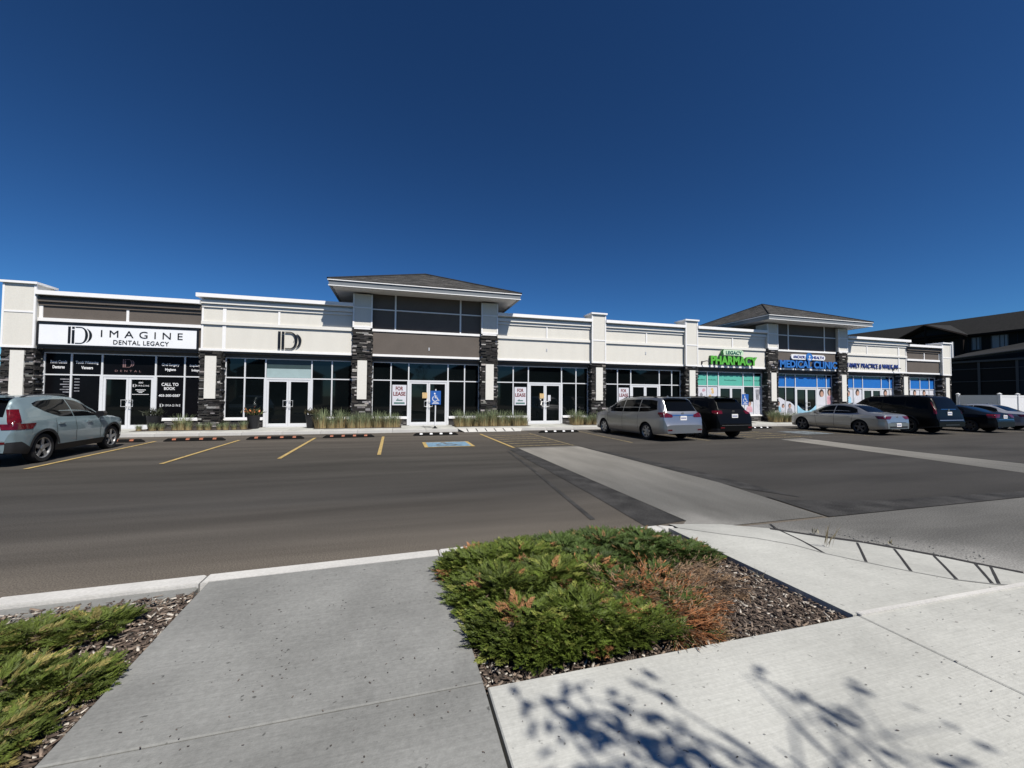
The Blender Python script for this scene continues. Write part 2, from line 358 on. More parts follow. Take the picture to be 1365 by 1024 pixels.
def np_mesh(name, V, F, mats, parent=None, tint=None, kind=None, loc=(0, 0, 0), smooth=False):
    V = np.asarray(V, dtype=np.float32); F = np.asarray(F, dtype=np.int32)
    me = bpy.data.meshes.new(name)
    org = Vector(wloc(parent)) if parent is not None else Vector(loc)
    V = V - np.array(org, dtype=np.float32)
    k = F.shape[1]
    me.vertices.add(len(V)); me.vertices.foreach_set('co', V.ravel())
    me.loops.add(F.size); me.loops.foreach_set('vertex_index', F.ravel())
    me.polygons.add(len(F)); me.polygons.foreach_set('loop_start', np.arange(0, F.size, k, dtype=np.int32))
    me.polygons.foreach_set('loop_total', np.full(len(F), k, dtype=np.int32))
    if smooth: me.polygons.foreach_set('use_smooth', np.ones(len(F), dtype=bool))
    for m_ in (mats if isinstance(mats, (list, tuple)) else [mats]): me.materials.append(MATS[m_])
    if tint is not None:
        at = me.attributes.new('tint', 'FLOAT_COLOR', 'POINT')
        c = np.ones((len(V), 4), dtype=np.float32); c[:, :3] = tint
        at.data.foreach_set('color', c.ravel())
    me.update(); me.validate()
    o = bpy.data.objects.new(name, me); COL.objects.link(o)
    if parent is not None: o.parent = parent
    else: o.location = org
    WL[o.name] = org
    if kind: o['kind'] = kind
    return o
def text(body, x0, x1, z0, z1, y, depth, mats, parent, name='lettering', spacing=1.0, bold=0.0, flip=False):
    cu = bpy.data.curves.new('t', 'FONT'); cu.body = body; cu.extrude = 0.5; cu.offset = bold; cu.space_character = spacing
    cu.align_x = 'CENTER'; cu.resolution_u = 4; cu.space_line = 0.9
    ob = bpy.data.objects.new('t', cu); COL.objects.link(ob)
    bpy.context.view_layer.update()
    me = bpy.data.meshes.new_from_object(ob.evaluated_get(bpy.context.evaluated_depsgraph_get()))
    bpy.data.objects.remove(ob)
    n = len(me.vertices); co = np.zeros(n * 3); me.vertices.foreach_get('co', co); co = co.reshape(-1, 3)
    a = co.min(0); b = co.max(0); s = (co - a) / np.maximum(b - a, 1e-6)
    P = np.stack([x0 + s[:, 0] * (x1 - x0), y + depth * (1 - s[:, 2]) - depth, z0 + s[:, 1] * (z1 - z0)], 1)
    P[:, 1] = y - depth * s[:, 2]
    P -= np.array(wloc(parent))
    me.vertices.foreach_set('co', P.ravel()); me.name = name
    me.materials.clear()
    for m_ in (mats if isinstance(mats, (list, tuple)) else [mats]): me.materials.append(MATS[m_])
    if isinstance(mats, (list, tuple)) and len(mats) > 1:
        me.update()
        for p in me.polygons: p.material_index = 0 if abs(p.normal.y) > 0.7 else 1
    me.update()
    o = bpy.data.objects.new(name, me); COL.objects.link(o); o.parent = parent
    WL[o.name] = Vector(wloc(parent))
    return o
def ring_sector(cx, cz, r0, r1, a0, a1, n=14, sx=1.0):
    o = [(cx + sx * r1 * math.cos(math.radians(a0 + (a1 - a0) * i / n)), cz + r1 * math.sin(math.radians(a0 + (a1 - a0) * i / n))) for i in range(n + 1)]
    i_ = [(cx + sx * r0 * math.cos(math.radians(a1 - (a1 - a0) * i / n)), cz + r0 * math.sin(math.radians(a1 - (a1 - a0) * i / n))) for i in range(n + 1)]
    return o + i_
def ext_strip(mb, outer, inner, y0, y1, m=0):
    # strip between two polylines in x-z, extruded
    n = len(outer)
    v = [(x, y0, z) for x, z in outer] + [(x, y0, z) for x, z in inner] + [(x, y1, z) for x, z in outer] + [(x, y1, z) for x, z in inner]
    f = []
    for i in range(n - 1):
        f.append((i, i + 1, n + i + 1, n + i)); f.append((i, 2 * n + i, 2 * n + i + 1, i + 1)); f.append((n + i, n + i + 1, 3 * n + i + 1, 3 * n + i))
    f.append((0, n, 3 * n, 2 * n)); f.append((n - 1, 3 * n - 1, 4 * n - 1, 2 * n - 1))
    return mb.add(v, f, m)
def logo_id(mb, x0, x1, z0, z1, y, d, m=0):
    # the ID monogram: tall bar, dotted i, thin open D with a heavy bow, and a crescent
    W = x1 - x0; H = z1 - z0; X = lambda u: x0 + u * W; Z = lambda t: z0 + t * H
    mb.box(X(0), X(0.105), y - d, y, Z(0), Z(1), m)
    mb.box(X(0.16), X(0.265), y - d, y, Z(0), Z(0.80), m); mb.box(X(0.16), X(0.265), y - d, y, Z(0.88), Z(1), m)
    mb.box(X(0.30), X(0.50), y - d, y, Z(0.955), Z(1), m); mb.box(X(0.30), X(0.50), y - d, y, Z(0), Z(0.045), m)
    N = 18
    out = [(X(0.50 + 0.33 * math.cos(a)), Z(0.5 + 0.5 * math.sin(a))) for a in [math.pi / 2 - math.pi * i / N for i in range(N + 1)]]
    inn = [(X(0.50 + (0.33 - 0.03 - 0.085 * math.cos(a)) * math.cos(a)), Z(0.5 + 0.455 * math.sin(a))) for a in [math.pi / 2 - math.pi * i / N for i in range(N + 1)]]
    ext_strip(mb, out, inn, y - d, y, m)
    out = [(X(0.60 + 0.40 * math.cos(a)), Z(0.5 + 0.46 * math.sin(a))) for a in [1.15 - 2.3 * i / N for i in range(N + 1)]]
    inn = [(X(0.60 + 0.40 * math.cos(a) - 0.115 * max(0, math.cos(a * 1.36))), Z(0.5 + 0.46 * math.sin(a))) for a in [1.15 - 2.3 * i / N for i in range(N + 1)]]
    ext_strip(mb, out, inn, y - d, y, m)
    return mb
# ================================================================== GROUND
g = MB(); g.quad((-900, -900, -0.06), (900, -900, -0.06), (900, 900, -0.06), (-900, 900, -0.06)); structure('ground', g, 'far_ground', loc=(0, 0, -0.06))
def sheet(name, poly, z, m):
    a = sum(poly[i][0] * poly[(i + 1) % len(poly)][1] - poly[(i + 1) % len(poly)][0] * poly[i][1] for i in range(len(poly)))
    if a < 0: poly = poly[::-1]
    b = MB(); b.add([(x, y, z) for x, y in poly], [tuple(range(len(poly)))]); return structure(name, b, m)
sheet('parking_lot', [(-80, 3.9), (80, 3.9), (80, 19.05), (-80, 19.05)], 0.0, 'asphalt')
sheet('street', [(-80, -40), (80, -40), (80, -9), (-80, -9)], -0.01, 'asphalt')
sheet('newer_asphalt', [(6.02, 4.24), (80, 4.24), (80, 19.04), (6.02, 19.04)], 0.004, 'asphalt_new')
sheet('concrete_apron', [(3.2, -3), (60, -3), (60, 4.24), (3.2, 4.24)], 0.004, 'apron')
sheet('drainage_strip', [(3.4, 4.3), (5.86, 4.3), (6.15, 6.5), (5.92, 12.6), (3.77, 12.56), (3.80, 4.62)], 0.008, 'swale')
sheet('drainage_strip', [(13.7, 4.24), (15.85, 4.24), (15.95, 8.9), (16.5, 12.9), (15.12, 12.77), (14.35, 8.04), (13.92, 5.66)], 0.008, 'swale')
sheet('asphalt_seam', [(3.12, 4.55), (3.79, 4.63), (3.765, 12.4), (3.40, 12.4), (3.30, 8.5), (3.22, 6.2)], 0.006, 'asphalt_seal')
sheet('asphalt_seam', [(6.16, 6.0), (6.6, 5.2), (6.62, 7.5), (6.3, 10.5), (5.99, 12.2), (6.1, 9.0)], 0.010, 'asphalt_seal')
sheet('asphalt_seam', [(5.9, 4.25), (30, 4.25), (30, 4.43), (11, 4.52), (7.8, 4.7), (6.25, 5.1), (6.05, 5.4)], 0.012, 'asphalt_seal')

sheet('asphalt_seam', [(2.55, 5.0), (2.63, 5.0), (3.02, 8.6), (3.30, 11.9), (3.24, 11.9), (2.95, 8.6)], 0.006, 'asphalt_seal')
def line(x0, y0, x1, y1, wd=0.1, m='line_yellow', z=0.014, name='painted_line'):
    d = Vector((x1 - x0, y1 - y0)); d.normalize(); n = Vector((-d.y, d.x)) * wd / 2
    return sheet(name, [(x0 + n.x, y0 + n.y), (x1 + n.x, y1 + n.y), (x1 - n.x, y1 - n.y), (x0 - n.x, y0 - n.y)], z, m)
for a in [(-10.5, 11.4, -10.7, 17.0), (-7.9, 11.43, -8.26, 17.06), (-5.46, 11.55, -5.62, 16.9), (-3.0, 11.8, -3.13, 17.2), (-0.51, 11.91, -0.58, 17.18), (3.66, 12.57, 3.52, 17.5)]:
    line(*a)
for a in [(5.84, 12.68, 5.77, 17.4), (8.35, 13.0, 8.5, 17.9), (11.75, 12.9, 11.8, 17.9), (14.4, 13.1, 14.4, 17.9), (17.3, 13.1, 17.3, 17.8), (20.7, 12.9, 20.8, 17.9), (23.6, 12.6, 23.7, 17.9), (27.4, 12.5, 27.4, 17.9), (31.4, 12.5, 31.4, 17.9)]:
    line(*a, wd=0.09, m='line_worn')
for k in range(6):
    y = 12.95 + 0.72 * k
    line(3.78, y, 5.74, y + 0.12, wd=0.13, m='line_worn')
    line(14.55, y + 0.4, 17.15, y + 0.52, wd=0.13, m='line_worn')
# accessible bay marking
def wheelchair(mb, cx, cy, s, put, m):
    # symbol pieces in a unit frame; put maps (u, v) -> 3D
    def strip(pts, wd):
        for (a, b), (c, d) in zip(pts[:-1], pts[1:]):
            L = math.hypot(c - a, d - b) or 1; nx, ny = -(d - b) / L * wd / 2, (c - a) / L * wd / 2
            mb.add([put(cx + s * (a + nx), cy + s * (b + ny)), put(cx + s * (a - nx), cy + s * (b - ny)), put(cx + s * (c - nx), cy + s * (d - ny)), put(cx + s * (c + nx), cy + s * (d + ny))], [(0, 1, 2, 3)], m)
    strip([(-0.05 + 0.27 * math.cos(t), -0.17 + 0.27 * math.sin(t)) for t in [math.radians(125 + 21 * i) for i in range(12)]], 0.075)
    strip([(-0.08, 0.25), (-0.03, -0.08), (0.17, -0.08), (0.28, -0.36), (0.38, -0.32)], 0.085)
    strip([(-0.06, 0.1), (0.14, 0.1)], 0.07)
    mb.add([put(cx + s * (-0.1 + 0.085 * math.cos(t)), cy + s * (0.37 + 0.085 * math.sin(t))) for t in [2 * math.pi * i / 10 for i in range(10)]], [tuple(range(10))], m)
for (xa, xb, ya, yb, wn, pm) in [(0.84, 2.5, 13.25, 14.75, 'line_yellow', 'patch_blue'), (18.4, 20.2, 14.2, 15.75, 'patch_faded', 'patch_faded')]:
    b = MB()
    b.quad((xa, ya, 0.014), (xb, ya, 0.014), (xb, yb, 0.014), (xa, yb, 0.014), 0)
    b.quad((xa + .12, ya + .1, 0.018), (xb - .12, ya + .1, 0.018), (xb - .12, yb - .1, 0.018), (xa + .12, yb - .1, 0.018), 1)
    wheelchair(b, (xa + xb) / 2, (ya + yb) / 2, 1.2, lambda u, v: (u, v, 0.022), 2)
    structure('painted_accessible_marking', b, [wn, pm, 'patch_faded'])

# ---- foreground paving (top 0.13 m above the lot)
ZT = 0.13
def kline(x, off=0.0): return 4.075 + 0.037 * (x + 1.2) * 0.9 + off      # road edge of the foreground kerb
kerb = empty('foreground_kerb', (0, 4.0, 0)); kerb['kind'] = 'structure'
xs = [-9.0, -6.2, -4.3, -2.9, -1.56, 0.41, 1.95, 3.05]
for a, b_ in zip(xs[:-1], xs[1:]):
    a2, b2 = a + 0.006, b_ - 0.006
    m_ = MB(); m_.prism([(a2, kline(a2, -0.15)), (b2, kline(b2, -0.15)), (b2, kline(b2)), (a2, kline(a2))], -0.05, ZT, ch=0.012)
    m_.build('kerb_stone', 'kerb_white', kerb)
    if b2 < -1.5:
        m_ = MB(); m_.prism([(a2, kline(a2, -0.30)), (b2, kline(b2, -0.28)), (b2, kline(b2, -0.152)), (a2, kline(a2, -0.152))], -0.05, ZT - 0.035, ch=0.01)
        m_.build('kerb_backing', 'concrete_grey', kerb)
m_ = MB(); m_.prism([(3.056, kline(3.056, -0.15)), (3.36, 4.2), (3.44, 4.36), (3.056, kline(3.056))], -0.05, lambda x, y: ZT - 0.09 * max(0, (x - 3.05) / 0.4), ch=0.012)
m_.build('kerb_stone', 'kerb_white', kerb)
walk = empty('foreground_walk', (0, 2.0, 0)); walk['kind'] = 'structure'
# grey walk running to the kerb
for y0, y1 in [(-6, -3.9), (-3.89, -1.9), (-1.89, 2.165), (2.173, 3.92)]:
    xr0, xr1 = 0.452, (0.466 if y1 > 2 else 0.452)
    t = lambda y: -1.42 - 0.035 * (y - 1.8)
    m_ = MB(); m_.prism([(t(y0), y0), (0.466, y0), (0.43, kline(0.43, -0.158)), (t(y1), kline(t(y1), -0.158))] if y1 > 3 else [(t(y0), y0), (xr0, y0), (xr1, y1), (t(y1), y1)], -0.05, ZT, ch=0.006)
    m_.build('paving_slab', 'concrete_grey', walk)
# bright concrete in front and to the right
for poly in [[(0.482, 0.0), (3.192, 0.0), (3.19, 2.112), (0.482, 2.125)], [(0.482, -3.0), (3.192, -3.0), (3.192, -0.008), (0.482, -0.008)],
             [(3.20, 0.0), (6.4, 0.0), (6.4, 2.04), (5.08, 2.075), (3.20, 2.11)], [(3.20, -3.0), (6.4, -3.0), (6.4, -0.008), (3.20, -0.008)]]:
    m_ = MB(); m_.prism(poly, -0.05, ZT, ch=0.006); m_.build('paving_slab', 'concrete', walk)
# kerb ramp at the corner: flat inner part, sloping outer part, raised lip along the near joint
innr = [(4.97, 2.10), (4.84, 2.16), (4.65, 2.29), (4.47, 2.51), (4.30, 2.76), (4.14, 3.03), (4.06, 3.28), (3.85, 3.54), (3.56, 3.77), (3.24, 4.06)]
inner = [(3.17, 2.13)] + innr + [(3.12, 4.10)]
outer = [(5.98, 2.12), (5.85, 2.42), (5.72, 2.66), (5.60, 2.91), (5.44, 3.15), (5.26, 3.41), (4.95, 3.70), (4.62, 4.06), (4.14, 4.36), (3.46, 4.54)]
m_ = MB(); m_.prism(inner, -0.05, ZT, ch=0.002)
n_ = len(outer); mids = [((a[0] * .5 + b[0] * .5), (a[1] * .5 + b[1] * .5)) for a, b in zip(innr, outer)]
V = [(x, y, ZT - .002) for x, y in innr] + [(x, y, 0.075) for x, y in mids] + [(x, y, 0.012) for x, y in outer] + [(x, y, -.05) for x, y in outer]
m_.add(V, [(k * n_ + i, (k + 1) * n_ + i, (k + 1) * n_ + i + 1, k * n_ + i + 1) for k in range(3) for i in range(n_ - 1)])
from mathutils.bvhtree import BVHTree
bvh = BVHTree.FromPolygons([Vector(q) for q in m_.v], m_.f)
ro = m_.build('kerb_ramp', 'concrete', walk)
m_ = MB(); m_.prism([(3.21, 2.10), (5.95, 2.05), (5.95, 2.09), (3.21, 2.135)], 0.0, ZT + 0.012, ch=0.006); m_.build('slab_lip', 'kerb_white', walk)
m_ = MB()
def groove(a, b, wd=0.02, za=ZT + .004, zb=0.018):
    d = Vector((b[0] - a[0], b[1] - a[1])).normalized(); n = Vector((-d.y, d.x)) * wd / 2; K = 8; v = []
    for k in range(K + 1):
        x, y = a[0] + (b[0] - a[0]) * k / K, a[1] + (b[1] - a[1]) * k / K
        h = bvh.ray_cast(Vector((x, y, 1)), Vector((0, 0, -1)))[0]; z = (h.z if h else 0.012) + .004
        v += [(x + n.x, y + n.y, z), (x - n.x, y - n.y, z)]
    m_.add(v, [(2 * k, 2 * k + 1, 2 * k + 3, 2 * k + 2) for k in range(K)]); return
for a, b in [((4.14, 3.03), (4.78, 4.20)), ((4.30, 2.76), (5.09, 3.36)), ((4.47, 2.51), (5.29, 3.12)), ((4.65, 2.29), (5.48, 2.88)), ((4.84, 2.16), (5.69, 2.67)), ((4.90, 2.15), (5.74, 2.58))]:
    groove(a, b)
m_.build('score_joint', 'joint', walk)
m_ = MB()
for a, b in zip(outer[1:7], outer[2:8]):
    groove((a[0] - .05, a[1] - .04), (b[0] - .05, b[1] - .04), .085)
m_.build('gutter_joint', 'joint', walk)
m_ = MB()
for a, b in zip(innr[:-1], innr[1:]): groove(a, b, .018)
m_.build('ramp_crease_shade', 'concrete_grey', walk)  # thin grey strip painting the soft shade along the ramp break
# beds
for nm, poly, z in [('planting_bed', [(0.43, 2.12), (3.2, 2.1), (3.2, 4.0), (0.40, 3.9)], 0.075), ('planting_bed', [(-9, -3), (-1.3, -3), (-1.46, 3.8), (-9, 3.65)], 0.075)]:
    b = MB(); nx, ny = 26, 22
    x0, x1 = min(p[0] for p in poly), max(p[0] for p in poly); y0, y1 = min(p[1] for p in poly), max(p[1] for p in poly)
    vs = [(x0 + (x1 - x0) * i / nx, y0 + (y1 - y0) * j / ny, z + random.uniform(-.012, .012) - (0.03 if i in (0, nx) or j in (0, ny) else 0)) for j in range(ny + 1) for i in range(nx + 1)]
    b.add(vs, [(j * (nx + 1) + i, j * (nx + 1) + i + 1, (j + 1) * (nx + 1) + i + 1, (j + 1) * (nx + 1) + i) for j in range(ny) for i in range(nx)])
    structure(nm, b, 'soil')

# ---- walk along the shop fronts
fw = empty('front_walk', (14, 20.3, 0)); fw['kind'] = 'structure'
b0 = MB(); b0.prism([(-0.745, -1.22), (0.745, -1.22), (0.745, 1.22), (-0.745, 1.22)], -0.05, 0.14, ch=0.006)
k0 = MB(); k0.prism([(-0.745, -0.075), (0.745, -0.075), (0.745, 0.075), (-0.745, 0.075)], -0.05, 0.135, ch=0.02)
slab0 = b0.build('walk_slab', 'concrete', None, loc=(0, 0, 0)); kerb0 = k0.build('kerb_stone', 'kerb_white', None, loc=(0, 0, 0))
first = True
for i in range(40):
    x = -16.0 + 1.5 * i
    ramp = 3.3 < x < 5.8
    for o0, y in ((slab0, 20.38), (kerb0, 19.075)):
        if ramp and o0 is kerb0: continue
        o = o0 if first else o0.copy()
        if not first: COL.objects.link(o)
        o.parent = fw; o.location = Vector((x, y, 0)) - wloc(fw)
    first = False
m_ = MB(); m_.add([(3.0, 18.55, 0.012), (5.75, 18.55, 0.012), (6.0, 19.16, 0.138), (2.75, 19.16, 0.138)], [(0, 1, 2, 3)]); m_.build('dropped_kerb', 'kerb_white', fw)
m_ = MB()
for k in range(6):
    x = 3.15 + 0.45 * k; m_.add([(x, 18.6, 0.026), (x + .05, 18.6, 0.026), (x + .05, 19.1, 0.131), (x, 19.1, 0.131)], [(0, 1, 2, 3)])
m_.build('score_joint', 'joint', fw)
for xa, xb in [(-10.6, -9.0), (-9.0, -6.3), (-3.75, 0.15), (2.75, 6.75), (9.2, 13.0), (17.5, 21.8), (23.3, 28.4), (29.8, 34.5)]:
    b = MB(); b.box(xa, xb, 20.0, 21.5, 0.10, 0.150); structure('planting_bed', b, 'soil')

# ================================================================== SHOP BUILDING
YP, YW, YG = 21.08, 21.27, 21.60
B = empty('retail_building', (13.6, 21.3, 0.13), 'long single-storey shop row with cream fascias, dark stone piers and two hip-roofed towers', 'building')
def part(name, mb, mats, parent=B, **k): return mb.build(name, mats, parent, **k)
def stonework(x0, x1, z0, z1, holes, seed):
    r = random.Random(seed); b = MB()
    def face(axis, a0, a1, fixed, sgn):
        z = z0
        while z < z1 - 0.02:
            h = min(r.choice([0.05, 0.06, 0.07, 0.085, 0.1]), z1 - z); a = a0 - r.uniform(0, .1)
            while a < a1 - 0.01:
                l = r.uniform(0.12, 0.42); aa, bb = max(a, a0), min(a + l, a1); a += l
                if bb - aa < 0.02: continue
                if axis == 'x' and any(aa < hx1 and bb > hx0 and z + h > hz0 and z < hz1 for hx0, hx1, hz0, hz1 in holes):
                    pieces = []
                    for hx0, hx1, hz0, hz1 in holes:
                        if aa < hx0: pieces.append((aa, min(bb, hx0)))
                        if bb > hx1: pieces.append((max(aa, hx1), bb))
                else: pieces = [(aa, bb)]
                for p, q in pieces:
                    if q - p < 0.02: continue
                    d = r.choice([0, .005, .012, .025, .04, .055]); k = r.random()
                    base = r.uniform(0.012, 0.045) if k < .84 else r.uniform(0.12, 0.42)
                    t = (base * r.uniform(1, 1.12), base, base * r.uniform(.88, 1.0))
                    g_ = 0.004
                    if axis == 'x': b.box(p + g_, q - g_, fixed - d, fixed + .05, z + g_, z + h - g_, 0, t, skip='k')
                    elif sgn < 0: b.box(fixed - d, fixed + .05, p + g_, q - g_, z + g_, z + h - g_, 0, t, skip='r')
                    else: b.box(fixed - .05, fixed + d, p + g_, q - g_, z + g_, z + h - g_, 0, t, skip='l')
            z += h
    face('x', x0, x1, YP + .035, 0); face('y', YP + .035, YG, x0, -1); face('y', YP + .035, YG, x1, 1)
    return b
def pier(x0, x1, zst, ztop, cap, zpanel=3.44, z0=0.13, face=True):
    c = MB(); c.box(x0 + .02, x1 - .02, YP + .05, YG + .3, z0, zst, 0)
    p = part('stone_pier', c, 'black_matt')
    xm = (x0 + x1) / 2 + 0.02; hw = 0.225
    s = stonework(x0, x1, z0, zst - .004, [(xm - hw, xm + hw, 1.5, zpanel)], int(x0 * 100) + 999)
    s.build('stonework', 'stone', p, kind='stuff')
    l = MB(); l.box(xm - hw + .004, xm + hw - .004, YP - .03, YP + .05, 1.504, zpanel - .004); l.build('light_panel', 'light_panel', p)
    if not face: return
    u = MB(); u.box(x0, x1, YP, YG + .4, zst, ztop - .09, 0)
    part('pier_head', u, 'stucco')
    t = MB()
    for a in (x0 - .012, x1 - .058): t.box(a, a + .07, YP - .02, YP + .05, zst + .09, ztop - .1)
    t.box(x0 - .012, x1 + .012, YP - .025, YP + .05, zst, zst + .088)
    t.box(x0 + .06, x1 - .06, YP - .018, YP + .05, 5.0, 5.07)
    if cap: t.box(x0 - .07, x1 + .07, YP - .09, YG + .48, ztop - .09, ztop)
    part('pier_trim', t, 'trim_white')
pier(-15.51, -14.47, 3.55, 6.28, True)
pier(-8.66, -7.84, 3.69, 6.2, False, face=False)
pier(10.86, 11.76, 3.69, 6.66, True)
pier(17.38, 18.30, 3.69, 6.66, True)
pier(36.92, 37.84, 3.69, 6.2, False, face=False)
pier(41.72, 42.72, 3.62, 6.25, True)
for cx in (1.46, 27.68):
    for s in (-1, 1):
        x0, x1 = (cx - 3.70, cx - 2.80) if s < 0 else (cx + 2.80, cx + 3.70)
        pier(x0, x1, 5.08, 6.86, False)
        t = MB(); t.box(x0 + .06, x1 - .06, YP - .018, YP + .05, 6.06, 6.12); part('pier_trim', t, 'trim_white')

def fascia(x0, x1, verts, cream=True, dz=0.0, endl=False, endr=False):
    pm = 'stucco' if cream else 'brown'
    b = MB(); b.box(x0, x1, YW, YW + .45, 3.80, 4.90 + dz * .6); part('fascia_panel', b, pm)
    zb = 4.90 + dz * .6
    b = MB(); b.box(x0, x1, YW + .002, YW + .45, zb + .142, 5.69 + dz); part('upper_panel', b, pm)
    b = MB(); b.box(x0, x1, YW - .04, YW + .45, 3.69, 3.798); part('bottom_trim', b, 'trim_white')
    b = MB(); b.box(x0, x1, YW - .075, YW + .45, zb + .002, zb + .14); part('belt_trim', b, 'trim_cream' if cream else 'trim_white')
    xl, xr = x0 - (.16 if endl else 0), x1 + (.16 if endr else 0)
    b = MB(); b.box(x0, x1, YW - .055, YW + .45, 5.692 + dz, 5.82 + dz); b.box(x0 - (.06 if endl else 0), x1 + (.06 if endr else 0), YW - .13, YW + .46, 5.845 + dz, 6.0 + dz); b.box(x0, x1, YW - .02, YW + .44, 5.822 + dz, 5.843 + dz); b.box(x0, x1, YW - .03, YW + .44, 6.002 + dz, 6.108 + dz)
    part('cornice', b, 'trim_cream' if cream else 'brown')
    b = MB(); b.box(xl, xr, YW - .27, YW + .55, 6.11 + dz, 6.28 + dz); part('parapet_cap', b, 'trim_white')
    if verts:
        for x, wd, full in verts:
            if full:
                b = MB(); b.box(x - wd / 2, x + wd / 2, YW - .03, YW + .1, 3.80, zb); part('wall_batten', b, 'trim_white')
            b = MB(); b.box(x - wd / 2, x + wd / 2, YW - .03, YW + .1, zb + .142, 5.69 + dz); part('wall_batten', b, 'trim_white')
fascia(-14.47, -8.70, [(-14.40, .12, False), (-11.45, .09, False)], False, -0.33)
fascia(-8.70, -2.24, [(-8.66, .08, True), (-7.80, .14, True), (-5.55, .09, False)], endl=True)
fascia(5.16, 10.86, [(8.1, .08, False)])
fascia(11.76, 17.38, [(14.65, .08, False)])
fascia(18.30, 23.98, [(21.2, .08, False)])
fascia(31.38, 37.86, [(33.6, .08, False), (37.0, .12, True), (37.82, .08, True)], endr=True)
fascia(37.86, 41.72, [(39.9, .08, False), (41.66, .1, False)], False, -0.33)
# tower fronts
for cx in (1.46, 27.68):
    xa, xb = cx - 2.80, cx + 2.80
    b = MB(); b.box(xa, xb, YW, YW + .5, 3.80, 4.95); part('fascia_panel', b, 'brown')
    b = MB(); b.box(xa, xb, YW - .04, YW + .5, 3.69, 3.798); part('bottom_trim', b, 'trim_white')
    b = MB(); b.box(xa, xb, YW - .045, YW + .5, 4.952, 5.07); part('belt_trim', b, 'trim_white')
    for x0, x1 in [(xa, cx - 1.72), (cx - 1.64, cx + 1.64), (cx + 1.72, xb)]:
        for z0, z1 in [(5.072, 6.05), (6.11, 6.86)]:
            b = MB(); b.box(x0 + .004, x1 - .004, YW + .004, YW + .3, z0 + .004, z1 - .004); part('tower_panel', b, 'brown')
    b = MB()
    for x in (cx - 1.68, cx + 1.68): b.box(x - .04, x + .04, YW - .03, YW + .3, 5.072, 6.86)
    for x0, x1 in [(xa, cx - 1.722), (cx - 1.638, cx + 1.638), (cx + 1.722, xb)]: b.box(x0, x1, YW - .025, YW + .3, 6.052, 6.108)
    part('tower_batten', b, 'trim_white')
    b = MB(); b.box(cx - 3.62, cx + 3.62, YG + .42, 29.0, 3.7, 6.86); part('tower_wall', b, 'brown')
    # eave: soffit, gutter, shingled hip roof
    ex0, ex1, ey0, ey1, ez = cx - 4.69, cx + 4.69, 20.09, 29.47, 7.14
    b = MB(); b.box(ex0 + .1, ex1 - .1, ey0 + .1, ey1 - .1, 6.86, 6.90); part('eave_soffit', b, 'soffit_white')
    b = MB()
    for (a, c, d, e) in [(ex0, ex1, ey0, ey0 + .12), (ex0, ex1, ey1 - .12, ey1), (ex0, ex0 + .12, ey0 + .121, ey1 - .121), (ex1 - .12, ex1, ey0 + .121, ey1 - .121)]:
        b.box(a, c, d, e, 6.84, 7.06)
    for (a, c, d, e) in [(ex0 - .03, ex1 + .03, ey0 - .03, ey0 + .1), (ex0 - .03, ex1 + .03, ey1 - .1, ey1 + .03), (ex0 - .03, ex0 + .1, ey0 + .101, ey1 - .101), (ex1 - .1, ex1 + .03, ey0 + .101, ey1 - .101)]:
        b.box(a, c, d, e, 7.062, 7.12)
    part('gutter', b, 'gutter')
    b = MB()
    b.box(ex0 - .05, ex1 + .05, ey0 - .05, ey0 - .031, 7.085, 7.125); b.box(ex0 - .05, ex0 - .031, ey0 - .03, ey1, 7.085, 7.125); b.box(ex1 + .031, ex1 + .05, ey0 - .03, ey1, 7.085, 7.125); b.box(ex0 - .02, ex1 + .02, ey0 - .02, ey0 - .001, 6.83, 6.865)
    part('gutter_lip', b, 'trim_white')
    rf = MB(); ap = (cx, 24.78, 9.15)
    r = random.Random(int(cx * 10))
    cs = [(ex0 - .05, ey0 - .05), (ex1 + .05, ey0 - .05), (ex1 + .05, ey1 + .05), (ex0 - .05, ey1 + .05)]
    NC = 30
    for k in range(4):
        A, Bc = Vector((*cs[k], ez)), Vector((*cs[(k + 1) % 4], ez)); T = Vector(ap)
        n = (Bc - A).cross(T - A).normalized()
        for i in range(NC):
            t0, t1 = i / NC, (i + 1) / NC + .006
            L0, R0 = A.lerp(T, t0), Bc.lerp(T, t0); L1, R1 = A.lerp(T, min(t1, 1)), Bc.lerp(T, min(t1, 1))
            nt_ = max(1, int((R0 - L0).length / 0.33)); sft = r.random() * .5
            us = [0] + [min(1, max(0, (j + sft) / nt_)) for j in range(nt_ + 1)] + [1]; us = sorted(set(us))
            for u0, u1 in zip(us[:-1], us[1:]):
                if u1 - u0 < 1e-4: continue
                c = r.uniform(.055, .11); ti = (c * 1.05, c, c * .93)
                up = n * (.014 + r.uniform(0, .006))
                p = [L0.lerp(R0, u0) + up, L0.lerp(R0, u1) + up, L1.lerp(R1, u1) + n * .003, L1.lerp(R1, u0) + n * .003]
                rf.add([tuple(q) for q in p] + [tuple(p[0] - up), tuple(p[1] - up)], [(0, 1, 2, 3), (4, 5, 1, 0)], 0, ti)
    ro = MB(); ro.add([(*c, ez - .02) for c in cs] + [(ap[0], ap[1], ap[2] - .03)], [(0, 1, 4), (1, 2, 4), (2, 3, 4), (3, 0, 4), (3, 2, 1, 0)])
    roof_o = part('roof', ro, 'roof_dark')
    rf.build('shingles', 'shingle', roof_o, kind='stuff')
    hp = MB()
    for c in cs: hp.tube([(c[0], c[1], ez + .02), (ap[0], ap[1], ap[2] + .02)], .05, 6)
    hp.build('ridge_cap', 'roof_grey', roof_o)
